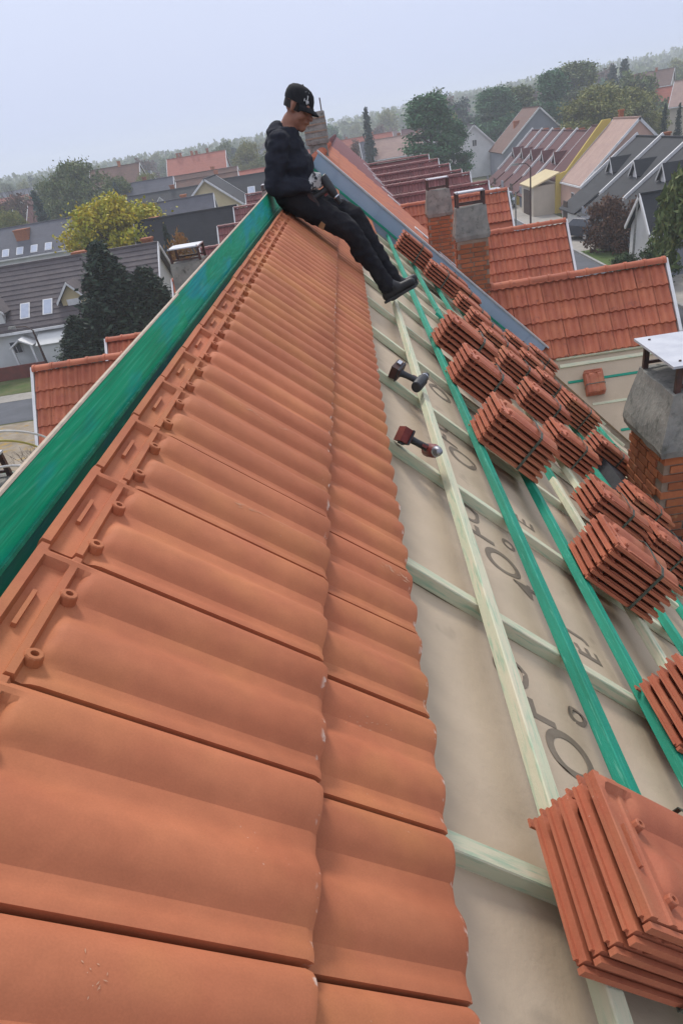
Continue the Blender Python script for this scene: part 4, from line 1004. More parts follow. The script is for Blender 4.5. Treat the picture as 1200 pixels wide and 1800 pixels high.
def dormer(e, B, x, W, hw, hr, z, w, h, wm, rm, depth=2.2, win=True):
    """gabled dormer on the front slope; z is the height of its sill above ground"""
    k = hr / (W / 2); y = -(W / 2) * (1 - (z - hw) / hr) if z > hw else -W / 2 - .02
    b = MB(); pr = [(x - w / 2, z - .2), (x + w / 2, z - .2), (x + w / 2, z + h), (x, z + h + w * .5), (x - w / 2, z + h)]
    vs = [(px, y, pz) for px, pz in pr] + [(px, y + depth, pz) for px, pz in pr]
    b.add(vs, [tuple(range(5)), tuple(range(9, 4, -1))] + [(i, 5 + i, 5 + (i + 1) % 5, (i + 1) % 5) for i in range(5)])
    d = b.build('dormer', wm, e, B)
    r = MB(); o = .25
    r.slab([(x - w / 2 - o, y - o, z + h - o + .06), (x, y - o, z + h + w * .5 + .06), (x, y + depth + .6, z + h + w * .5 + .06), (x - w / 2 - o, y + depth + .6, z + h - o + .06)][::-1], .09)
    r.slab([(x, y - o, z + h + w * .5 + .062), (x + w / 2 + o, y - o, z + h - o + .062), (x + w / 2 + o, y + depth + .6, z + h - o + .062), (x, y + depth + .6, z + h + w * .5 + .062)][::-1], .09)
    r.build('dormer_roof', rm, d, B)
    f = MB(); yy = y - o - .03
    f.slab([(x - w / 2 - o, yy, z + h - o), (x, yy, z + h + w * .5), (x, yy, z + h + w * .5 + .16), (x - w / 2 - o, yy, z + h - o + .16)], .05)
    f.slab([(x, yy, z + h + w * .5), (x + w / 2 + o, yy, z + h - o), (x + w / 2 + o, yy, z + h - o + .16), (x, yy, z + h + w * .5 + .16)], .05)
    f.build('dormer_trim', M['white_trim'], d, B)
    if win:
        f = MB(); f.box(x - w * .28, x + w * .28, y - .04, y + .02, z + .1, z + h * .95); wf = f.build('dormer_window', M['white_trim'], d, B)
    return d
# --- left: long house with ribbed roof and roof windows
hx = -23.3
e, B = house((hx, 52.5, GZ), 0, 22.0, 7.4, 2.45, 2.75, M['w_white'], M['grey_roof'], 'long low white house with grey-brown ribbed roof and roof windows, behind the dark conifer', None, .35,
             [('f', 1.6, 1.45, .7, .7), ('s', 2.75, .20, .62, 1.15), ('s', 4.2, .21, .62, 1.15), ('s', 9.9, .24, .55, 1.0), ('f', -9.2, 1.4, 1, 1.1), ('f', 4.5, 1.4, 1, 1.2), ('f', 8, 1.4, 1, 1.2)], [(10.6, .6, .6, .8), (6.2, .5, .8, .6)], door=(-2.6,))
for k in range(13):
    zz = 2.25 + .225 * k; yy = -(3.7) * (1 - (zz - 2.45) / 2.75); q = MB(); q.slab([(-11.3, yy - .0, zz + .175), (11.3, yy, zz + .175), (11.3, yy + .26, zz + .37), (-11.3, yy + .26, zz + .37)], .03)
    q.build('roof_course', M['grey_roof'], e, B @ T(0, -.03, .03) @ T(0, yy, zz + .2) @ RX(-.09) @ T(0, -yy, -zz - .2))
dormer(e, B, 5.95, 7.4, 2.45, 2.75, 2.95, 1.5, .55, M['w_cream'], M['grey_roof'])
dormer(e, B, .55, 7.4, 2.45, 2.75, 2.6, 1.9, .9, M['w_white'], M['grey_roof'])
p = MB(); p.slab([(1.7, -5.0, 1.65), (2.45, -5.0, 2.05), (2.45, -3.75, 2.05), (1.7, -3.75, 1.65)], .08); p.slab([(2.45, -5.0, 2.05), (3.2, -5.0, 1.65), (3.2, -3.75, 1.65), (2.45, -3.75, 2.05)], .08); p.build('porch_roof', M['white_trim'], e, B)
for x in (1.85, 3.05):
    p = MB(); p.box(x - .06, x + .06, -4.95, -4.83, 0, 1.65); p.build('porch_post', M['white_trim'], e, B)
p = MB(); p.box(3.5, 5.0, -5.0, -3.75, 0, 1.6); p.slab([(3.4, -5.1, 1.6), (5.1, -5.1, 1.6), (5.1, -3.75, 2.15), (3.4, -3.75, 2.15)], .06); p.build('conservatory', M['w_white'], e, B)
p = MB(); p.box(-33, -19.5, 47.0, 47.12, GZ, GZ + .75); tag(p.build('garden_wall', pmat('red_brown_fence', (.20, .06, .045), (.15, .05, .04), 3, .9)), 'low red-brown garden wall in front of the white house', 'wall')
# --- second row on the left
e, B = house((-42, 101, GZ), .02, 36, 8.4, 2.7, 2.5, M['w_white'], M['slate_roof'], 'long slate-grey roofed house with four small roof windows, left of the yellow tree', None, .3,
             [('s', 1.6, .12, .8, 1.2), ('s', 3.3, .12, .8, 1.2), ('s', 5.0, .12, .8, 1.2), ('s', 6.7, .12, .8, 1.2), ('f', 0, 1.4, 1, 1.2), ('f', 5, 1.4, 1, 1.2)], [(3.6, -1.5, 1.5, .7)])
e, B = house((-20.5, 93, GZ), .05, 12, 8, 2.2, 3.4, M['w_beige'], M['slate_roof'], 'plain slate-blue roof directly right of the yellow tree', None, .3, [('s', -3, .3, .8, 1), ('f', 0, 1.3, 1, 1.2)], [(3, .5, .6, .8)])
e, B = house((-12.4, 66, GZ), .02, 7.6, 7, 2.4, 3.3, M['w_cream'], M['dark_roof'], 'dark roofed house with white dormer fronts behind the orange bush', None, .3, [('f', -1, 1.3, 1, 1.2)], [(-2.6, .6, .7, .7)])
dormer(e, B, -.8, 7, 2.4, 3.3, 2.9, 1.7, .7, M['w_white'], M['dark_roof'])
e, B = house((-16.8, 110, GZ), pi / 2, 9, 7.6, 3.9, 2.75, M['w_cream'], M['dark_roof'], 'cream gable front with one small window left of the worker', None, .4, [('l', 0, 4.6, .7, .8)])
e, B = house((-8.6, 118, GZ), 0, 16, 9, 2.6, 3.4, M['w_white'], M['dark_roof'], 'black roofed house just left of the worker elbow with bright skylights', None, .3, [('s', -4, .5, 1, 1.4), ('s', -1, .35, 1, 1.2), ('s', 2.5, .5, 1, 1.4), ('f', -4, 1.3, 1, 1.2), ('f', 0, 1.3, 1, 1.2)], [(4, 0, .7, .8)])
dormer(e, B, 3.4, 9, 2.6, 3.4, 3.3, 2.0, .8, M['w_white'], M['dark_roof'])
e, B = house((-31.5, 192, GZ), .03, 12.4, 8.5, 6.1, 2.7, M['w_white'], M['red_roof'], 'white house with bright orange-red roof and thin chimneys in the left distance', None, .3,
             [('f', x, z, 1.3, 1.5) for x in (-4.5, -1.5, 1.5, 4.5) for z in (1.6, 4.5)], [(-4, .2, .5, 1.0), (-3.3, .2, .5, 1.0), (-.8, .2, .5, 1.0), (2.6, .2, .5, 1.0), (.2, .2, .5, .9)])
e, B = house((-44.3, 172, GZ), -.03, 9.4, 8, 6.2, 2.9, M['w_white'], M['brown_roof'], 'hazy purple-brown roofed house with a white gable end, far left', None, .3, [('r', 0, 4.8, 1.2, 1.4)], [(1, 0, .5, .8)])
def region(x, y):
    r = x / y
    for lim, t in ((-.36, 'at the left edge'), (-.28, 'above the slate roof on the left'), (-.20, 'behind the yellow tree'), (-.13, 'around the orange-red roof'), (-.06, 'just left of the worker'),
                   (.02, 'behind the worker'), (.08, 'just right of the worker'), (.14, 'behind the big green tree'), (.2, 'above the white gable house'), (.27, 'above the grey gable wall'), (.36, 'above the olive tree'), (.46, 'above the pink roof')):
        if r < lim: return t
    return 'at the right edge'
def depth(y): return 'close behind the roofs' if y < 210 else 'halfway back' if y < 290 else 'near the horizon' if y < 360 else 'below the wooded hills'
random.seed(31)
MIDROOF = ['dark_roof', 'slate_roof', 'brown_roof', 'maroon_roof', 'red_roof']
for i, (x, y) in enumerate(((-27, 128), (-33, 138), (-21, 134), (-48, 142), (-14, 152), (-56, 128), (-5, 150), (-25, 158), (-60, 165), (-7, 182), (-15, 215), (-52, 215), (-75, 190), (-34, 240), (-90, 230), (2, 235), (10, 170), (18, 200), (22, 235), (6, 205))):
    e, B = house((x, y, GZ), random.choice((0, .05, pi / 2, -.08)), random.uniform(8, 13), random.uniform(7, 9), random.uniform(2.6, 4.2), random.uniform(2.6, 3.4), M[random.choice(('w_white', 'w_cream', 'w_beige', 'w_white'))], M[MIDROOF[i % 5]],
          'hazy house, %s roof, %s, %s' % (MIDROOF[i % 5].split('_')[0], region(x, y), depth(y)), 'distant houses of the town', .3, [('f', -2, 1.5, 1.1, 1.2), ('f', 2, 1.5, 1.1, 1.2)], [(1.5, .3, .6, .8)])
    if i % 2 == 0 and i < 12: dormer(e, B, 0, 7.5, 2.8, 2.8, 3.4, 1.8, .7, M['w_white'], M[MIDROOF[i % 5]])

# --- right: terraced rows across the street; ridge parallel to our ridge, roofs facing us
def row(y0, n, w, xw, xr, ze, zr, wm, rm, label, group, name='row_house', dorm=True, party='white_trim', labels=None, trimcol=None):
    W = 2 * (xr - xw); hw = ze - GZ; hr = zr - ze
    for i in range(n):
        yc = y0 + w * (i + .5)
        e, B = house((xr, yc, GZ), -pi / 2, w - .02, W, hw, hr, M[wm], M[rm], labels[i] if labels else label, group, .0 if False else .02,
                     [('f', -w * .22, 1.4, 1.0, 1.2), ('f', w * .2, 1.4, 1.0, 1.2)], [(w * .3, .8, .5, .8)], name=name)
        # raised white party wall along the slope
        k = hr / (W / 2); p = MB(); X = -w / 2 + .02
        p.slab([(X - .1, -W / 2 - .25, hw - .25 * k + .46), (X + .1, -W / 2 - .25, hw - .25 * k + .46), (X + .1, 0, hw + hr + .46), (X - .1, 0, hw + hr + .46)], .5)
        p.build('party_wall', M[party], e, B)
        if dorm:
            dormer(e, B, .3, W, hw, hr, hw + hr * .34, w * .24, .40, M['w_white'] if rm != 'maroon_roof' else M['w_pink'], M[rm], 2.0)
        # low porch in front
        q = MB(); q.slab([(-w / 2 + .4, -W / 2 - 2.2, hw - 1.0), (w / 2 - .5, -W / 2 - 2.2, hw - 1.0), (w / 2 - .5, -W / 2 - .1, hw + .25), (-w / 2 + .4, -W / 2 - .1, hw + .25)], .12); pr_ = q.build('porch_roof', M[rm], e, B)
        q = MB(); q.box(-w / 2 + .6, w / 2 - .7, -W / 2 - 1.9, -W / 2 - .05, 0, hw - 1.0); q.build('porch', M[wm], e, B)
        q = MB(); q.box(-w / 2 + 1.0, -w / 2 + 2.4, -W / 2 - 1.96, -W / 2 - 1.905, 0, 1.9); q.build('garage_door', M['wood_dark'] if i % 2 else M['w_grey'], e, B)
ordn = ['nearest', 'second nearest', 'third', 'fourth', 'fifth', 'sixth', 'farthest']
row(51.5, 4, 6.2, 21.6, 26.3, -6.7, -3.55, 'w_white', 'dark_roof', '', 'charcoal row houses across the street', labels=['%s charcoal roofed row house across the street, counted from the right edge' % ordn[i] for i in range(4)])
row(90.5, 5, 5.7, 21.6, 26.3, -6.9, -3.2, 'w_yellow', 'maroon_roof', '', 'maroon row houses across the street', labels=['%s maroon roofed row house, counted away from the yellow house' % ordn[i] for i in range(5)])
e, B = house((26.3, 87.3, GZ), -pi / 2, 6.0, 9.6, 2.3, 3.9, M['w_yellow'], M['maroon_roof'], 'bright yellow house with a stepped yellow side wall between maroon and pink roofs', None, .02, [('f', 1, 1.4, 1, 1.2)], [(0, .5, .5, .7)])
q = MB(); q.prism([(-5.2, 0), (0, 0), (0, 6.9), (-.8, 6.9), (-4.2, 3.4), (-5.2, 3.2)], -.15, .15, Matrix(((0, 0, 1, 3.05), (1, 0, 0, 0), (0, 1, 0, 0), (0, 0, 0, 1)))); q.build('side_wall', M['w_yellow'], e, B)
q = MB(); q.box(-2.9, 2.9, -7.4, -4.82, 0, 2.5); q.build('garage', M['w_beige'], e, B); q = MB(); q.box(-1.6, 1.6, -7.47, -7.405, 0, 2.1); q.build('garage_door', M['wood_dark'], e, B)
q = MB(); q.slab([(-3.1, -7.6, 2.5), (3.1, -7.6, 2.5), (3.1, -4.82, 3.4), (-3.1, -4.82, 3.4)], .12); q.build('garage_roof', M['w_cream'], e, B)
e, B = house((26.6, 80.4, GZ), -pi / 2, 7.2, 10, 2.5, 4.2, M['w_pink'], M['pink_roof'], 'pink plastered house with pale pink roof between the yellow and charcoal houses', None, .05, [('f', 1, 1.4, 1, 1.2)], [(-2.6, .3, .4, .9)])
e, B = house((20.3, 49.5, GZ), 0, 4.6, 4.0, 2.4, 1.6, M['w_white'], M['dark_roof'], 'white garage with dark roof half hidden by the tree at the right edge', None, .3, [('f', .4, 1.3, .8, .9)])
q = MB(); q.box(-2.0, -.2, -2.06, -2.0, 0, 2.0); q.build('garage_door', M['w_grey'], e, B)
e, B = house((22.6, 152, GZ), pi / 2, 9, 6.6, 4.2, 2.75, M['w_white'], M['dark_roof'], 'white gable house with black roof edge right of the big green tree', None, .3, [('l', 0, 4.7, .8, .9)])
e, B = house((30.8, 141, GZ), pi / 2, 12, 11.4, 3.3, 4.7, M['w_grey'], M['brown_roof'], 'tall grey gable wall with a brown-orange roof, above the maroon row', None, .25, [], [(0, 2.4, .8, .7)])
e, B = house((9.8, 151, GZ), 0, 8, 7, 4.6, 2.4, M['w_beige'], M['pink_roof'], 'beige house with a pale flat canopy in the haze left of the big green tree', None, .3, [('f', -2, 3.2, 1.1, 1.2), ('f', 1.5, 3.2, 1.1, 1.2)])
for i, (x, y, z, rm, lab) in enumerate(((64, 182, 0, 'red_roof', 'house with reddish roof on the hillside at the upper right'), (66, 158, .8, 'pink_roof', 'pale gable house cut by the right edge on the hillside'), (88, 250, 3, 'brown_roof', 'small brown roofed house high on the hazy hillside'))):
    house((x, y, GZ + hill(x, y) - .05), -.5, 11, 8, 4.2 + z, 3.2, M['w_beige'], M[rm], lab, None, .3, [('f', -2, 3, 1.1, 1.2), ('f', 2, 3, 1.1, 1.2)], [(1, 0, .6, .7)])

# ------------------------------------------------------------------ cars, posts
def car(loc, rz, col, label):
    B = T(*loc) @ RZ(rz); e = empty('parked_car', loc, rz, label, 'car', 'cars parked along the street')
    m = pmat('car_paint_' + label[:9], col, tuple(c * .9 for c in col), 3, .25, 0, spec=.6)
    b = MB(); sec = [(-2.1, .45), (-2.15, .75), (-1.95, .95), (-1.1, 1.0), (-.95, 1.0), (1.0, 1.0), (1.9, .9), (2.15, .7), (2.12, .4), (1.6, .32), (-1.6, .32)]
    b.prism(sec[::-1], -.84, .84, Matrix(((1, 0, 0, 0), (0, 0, 1, 0), (0, 1, 0, 0), (0, 0, 0, 1)))); b.build('body', m, e, B)
    c = MB(); c.frustum((-1.65, 1.15, -.78, .78), (-1.15, .45, -.62, .62), .99, 1.43); c.build('cabin', M['pane'], e, B)
    r = MB(); r.frustum((-1.18, .48, -.64, .64), (-1.05, .35, -.58, .58), 1.431, 1.48); r.build('roof_panel', m, e, B)
    for x in (-1.35, 1.35):
        for y in (-.8, .8):
            w = MB(); w.lathe([(.3, -.1), (.32, -.06), (.32, .06), (.3, .1)], 14, T(x, y, .32) @ RX(pi / 2)); wo = w.build('wheel', M['black_plastic'], e, B)
            w = MB(); w.lathe([(.19, -.108), (.19, .108)], 10, T(x, y, .32) @ RX(pi / 2)); w.build('rim', M['steel'], wo, B)
    for y in (-.6, .6):
        l = MB(); l.box(2.1, 2.17, y - .16, y + .16, .62, .74); l.build('headlight', M['white_metal'], e, B)
car((19.0, 66.3, GZ + .01), 2.0, (.03, .035, .05), 'dark car parked by the charcoal row houses')
car((18.2, 96.5, GZ + .01), 1.6, (.45, .5, .56), 'silver-blue car nearest the yellow house')
car((18.2, 103.5, GZ + .01), 1.5, (.55, .57, .6), 'pale car parked behind the silver-blue one')
car((15.7, 117, GZ + .02), 1.55, (.2, .22, .25), 'grey car far down the street near the white gable house')
def post(loc, h, label, arm=True):
    e = empty('street_lamp', loc, 0, label, 'lamp post'); B = T(*loc)
    b = MB(); b.lathe([(.09, 0), (.08, 1.0), (.05, h)], 8); b.build('pole', M['dark_steel'] if arm else M['concrete'], e, B)
    if arm:
        a = MB(); a.tube([(0, 0, h), (-.3, 0, h + .25), (-.9, 0, h + .3)], .035, 6); a.build('arm', M['dark_steel'], e, B)
        l = MB(); l.frustum((-1.35, -.85, -.12, .12), (-1.3, -.9, -.08, .08), h + .24, h + .36); l.build('lamp_head', M['concrete'], e, B)
post((12.3, 60, GZ), 4.4, 'dark street post left of the taller one by the parked cars', False)
post((13.6, 61, GZ), 5.6, 'taller dark street lamp beside the paved yard')
post((16.9, 47.5, GZ), 4.0, 'thin pale post by the hedge under the right hand tree', False)
post((-19.2, 46.3, GZ), 2.6, 'tall thin lamp post in front of the white porch')
# ------------------------------------------------------------------ trees
def fast_mesh(name, verts, quads):
    me = bpy.data.meshes.new(name); n = len(quads)
    me.vertices.add(len(verts)); me.vertices.foreach_set('co', np.asarray(verts, np.float32).ravel())
    me.loops.add(4 * n); me.loops.foreach_set('vertex_index', np.asarray(quads, np.int32).ravel())
    me.polygons.add(n); me.polygons.foreach_set('loop_start', np.arange(0, 4 * n, 4, dtype=np.int32))
    me.update(calc_edges=True); return me
def leaves(name, cen, size, rng, flat=0.0, aspect=1.5, droop=0.0):
    """leaf-sized quads at the given centres"""
    n = len(cen); a = rng.normal(size=(n, 3)); a[:, 2] *= (1 - flat); a[:, 2] -= droop; a /= np.linalg.norm(a, axis=1)[:, None] + 1e-9
    b = rng.normal(size=(n, 3)); b -= (b * a).sum(1)[:, None] * a; b /= np.linalg.norm(b, axis=1)[:, None] + 1e-9
    s = (size * rng.uniform(.6, 1.4, n))[:, None]; A = a * s * aspect * .5; Bv = b * s * .5
    v = np.stack([cen - A, cen + Bv * .9, cen + A, cen - Bv * .9], 1).reshape(-1, 3)
    return fast_mesh(name, v, np.arange(4 * n).reshape(-1, 4))
def crown_points(rng, env, n_cl, per, rc, H):
    """limbs end in lobes; clumps of leaves sit mostly on the outside of each lobe: env(t) -> crown radius at height share t"""
    pts = []; lobes = []
    for _ in range(58):
        t = rng.uniform(.03, .98); R0 = env(t); a = rng.uniform(0, 2 * pi); r = R0 * rng.uniform(.3, .92)
        lobes.append((np.array([r * cos(a), r * sin(a), t * H]), max(.3, env(.5) * rng.uniform(.16, .33))))
    for i in range(n_cl):
        c0, lr = lobes[i % len(lobes)]; v = rng.normal(size=3); v[2] = abs(v[2]) * .9 - .25; v /= np.linalg.norm(v)
        c = c0 + v * lr * rng.uniform(.65, 1.08) * np.array([1, 1, .85]); q = rng.normal(size=(per, 3)) * rc * rng.uniform(.35, .95); q[:, 2] *= .75
        pts.append((c, q))
    return pts
def broadleaf(seed, W=8.0, H=8.0, zb=.25, n_cl=170, per=34, leaf=.30, env=None, rc=.55):
    rng = np.random.default_rng(seed)
    env = env or (lambda t: W / 2 * (sin(pi * min(1, .12 + t * .86)) ** .62))
    cen = []
    for c, q in crown_points(rng, env, n_cl, per, rc, H * (1 - zb) * .9):
        p = c.copy(); p[2] += H * zb; cen.append(p + q)
    cen = np.concatenate(cen); cr = leaves('crown', cen, leaf, rng)
    tb = MB(); r0 = W * .03 + .06
    tb.tube([(0, 0, -.2), (.03, 0, H * .2), (-.05, .05, H * .45), (.02, 0, H * .75)], [r0, r0 * .8, r0 * .5, r0 * .15], 8)
    for k in range(9):
        a = rng.uniform(0, 2 * pi); z = H * rng.uniform(.22, .6); L = W * rng.uniform(.25, .42)
        tb.tube([(0, 0, z), (cos(a) * L * .5, sin(a) * L * .5, z + L * .45), (cos(a) * L, sin(a) * L, z + L * .8)], [r0 * .4, r0 * .25, r0 * .08], 5)
    return cr, tb.mesh('trunk')
def conifer(seed, W=4.0, H=7.0, leaf=.22, tiers=26, nb=11, per=13, droop=.35):
    rng = np.random.default_rng(seed); cen = []
    for k in range(tiers):
        t = k / tiers; z = H * (.04 + .94 * t); R_ = W / 2 * (1 - t) ** .8 * rng.uniform(.85, 1.12) + .05
        for b in range(max(4, int(nb * (1 - t * .6)))):
            a = rng.uniform(0, 2 * pi); L = R_ * rng.uniform(.7, 1.15)
            for i in range(per):
                u = (i + rng.uniform()) / per; cen.append([cos(a) * L * u, sin(a) * L * u, z + .12 * L * u - droop * L * u * u] + rng.normal(size=3) * (.05 + .09 * u))
    cr = leaves('crown', np.array(cen), leaf, rng, .3, 2.2)
    tb = MB(); tb.tube([(0, 0, -.2), (0, 0, H * .5), (0, 0, H * .97)], [W * .035 + .04, W * .02 + .02, .01], 7)
    return cr, tb.mesh('trunk')
def willow(seed, W=5, H=6.5, leaf=.16):
    rng = np.random.default_rng(seed); cen = []
    for k in range(330):
        a = rng.uniform(0, 2 * pi); r = W / 2 * sqrt(rng.uniform()) ; z = H * (.70 + .28 * sqrt(max(0, 1 - (2 * r / W) ** 2))) * rng.uniform(.9, 1.02); L = rng.uniform(.8, 3.4)
        dx, dy = rng.normal(size=2) * .12
        for i in range(26):
            u = i / 26; cen.append(np.array([cos(a) * r + dx * u * L, sin(a) * r + dy * u * L, z - L * u]) + rng.normal(size=3) * .06)
    cr = leaves('crown', np.array(cen), leaf, rng, 0, 2.6, 1.2)
    tb = MB(); tb.tube([(0, 0, -.2), (.1, 0, H * .4), (0, .1, H * .8)], [.22, .16, .05], 8)
    for k in range(7):
        a = k * .9; tb.tube([(0, 0, H * .45), (cos(a) * W * .2, sin(a) * W * .2, H * .72), (cos(a) * W * .36, sin(a) * W * .36, H * .82)], [.1, .06, .02], 5)
    return cr, tb.mesh('trunk')
def bare(seed, H=9):
    rng = np.random.default_rng(seed); tb = MB(); tw = MB()
    def br(p, d, L, r, dep):
        q = p + d * L; (tb if dep > 2 else tw).tube([p, p.lerp(q, .5) + Vector(rng.normal(size=3)) * L * .04, q], [r, r * .8, r * .55], 5 if dep > 2 else 3)
        if dep == 0: return
        for _ in range(3):
            nd = (d + Vector(rng.normal(size=3)) * .42 + Vector((0, 0, .15))).normalized(); br(q, nd, L * rng.uniform(.62, .82), r * .55, dep - 1)
    br(Vector((0, 0, -.2)), Vector((0, 0, 1)), H * .3, .16, 4)
    return tw.mesh('crown'), tb.mesh('trunk')
def leafmat(name, c1, c2, c3=None, sc=.9):
    m = pmat(name, c1, c2, sc, .7, 0, spec=.25, c3=c3, scale3=sc * 3.5, amt3=(.5, .68), detail=5, ramp=(.38, .62)); return m
M['bark'] = pmat('bark', (.06, .045, .035), (.09, .07, .055), 5, .95, .5, 20, .1)
LM = {'yellow': leafmat('yellow_leaves', (.50, .41, .025), (.30, .34, .022), (.60, .42, .02), .6), 'green': leafmat('green_leaves', (0.052, 0.143, 0.058), (0.085, 0.195, 0.078), (0.036, 0.098, 0.046)),
      'dark': leafmat('dark_needles', (.014, .03, .018), (.022, .045, .025), (.035, .06, .03)), 'olive': leafmat('olive_leaves', (0.221, 0.221, 0.055), (0.143, 0.176, 0.046), (0.312, 0.260, 0.065)),
      'oliveg': leafmat('olive_green_leaves', (0.098, 0.150, 0.052), (0.143, 0.176, 0.058), (0.195, 0.182, 0.052)), 'rust': leafmat('rust_leaves', (.13, .055, .03), (.085, .045, .028), (.19, .09, .03)),
      'orange': leafmat('orange_leaves', (.36, .15, .02), (.25, .12, .025), (.3, .2, .05)), 'bluegreen': leafmat('blue_green_needles', (.028, .06, .05), (.04, .075, .06)),
      'willow': leafmat('willow_leaves', (0.137, 0.182, 0.058), (0.098, 0.150, 0.052), (0.221, 0.221, 0.072), 1.3), 'twig': M['bark'], 'hedge': leafmat('hedge_leaves', (.03, .065, .02), (.05, .09, .03), (.10, .09, .03), 1.5)}
PROTO = {'yellow': broadleaf(1, 8, 8, .12, 640, 60, .17, rc=.5), 'round': broadleaf(2, 8, 9, .10, 420, 60, .19, rc=.5), 'round2': broadleaf(3, 8, 9, .12, 330, 60, .20, rc=.55),
         'poplar': broadleaf(4, 5, 13, .04, 430, 60, .19, lambda t: 2.5 * (sin(pi * min(1, .1 + .88 * t)) ** .5) * (1 - .35 * t), .5), 'conifer': conifer(5, leaf=.15, nb=15, per=17), 'conifer2': conifer(6, 4, 8, .2, 30, 13, 15), 'willow': willow(7),
         'shrub': broadleaf(8, 3, 2.4, .02, 130, 50, .10, rc=.26), 'bare': bare(9), 'far': broadleaf(10, 8, 9, .02, 300, 30, .36, rc=.62), 'bigcon': conifer(12, 5.0, 6.6, .13, 64, 30, 26, .12)}
def tree(kind, mat, loc, sx, sz, rz, label, cat='tree', group=None, name='tree'):
    cr, tr = PROTO[kind]; e = empty(name, loc, 0, label, cat, group); B = T(*loc) @ RZ(rz) @ SC(sx, sx, sz)
    ob('trunk', tr, e, B, M['bark']); ob('crown', cr, e, B, LM[mat]); return e
def gz(x, y): return GZ + hill(x, y)
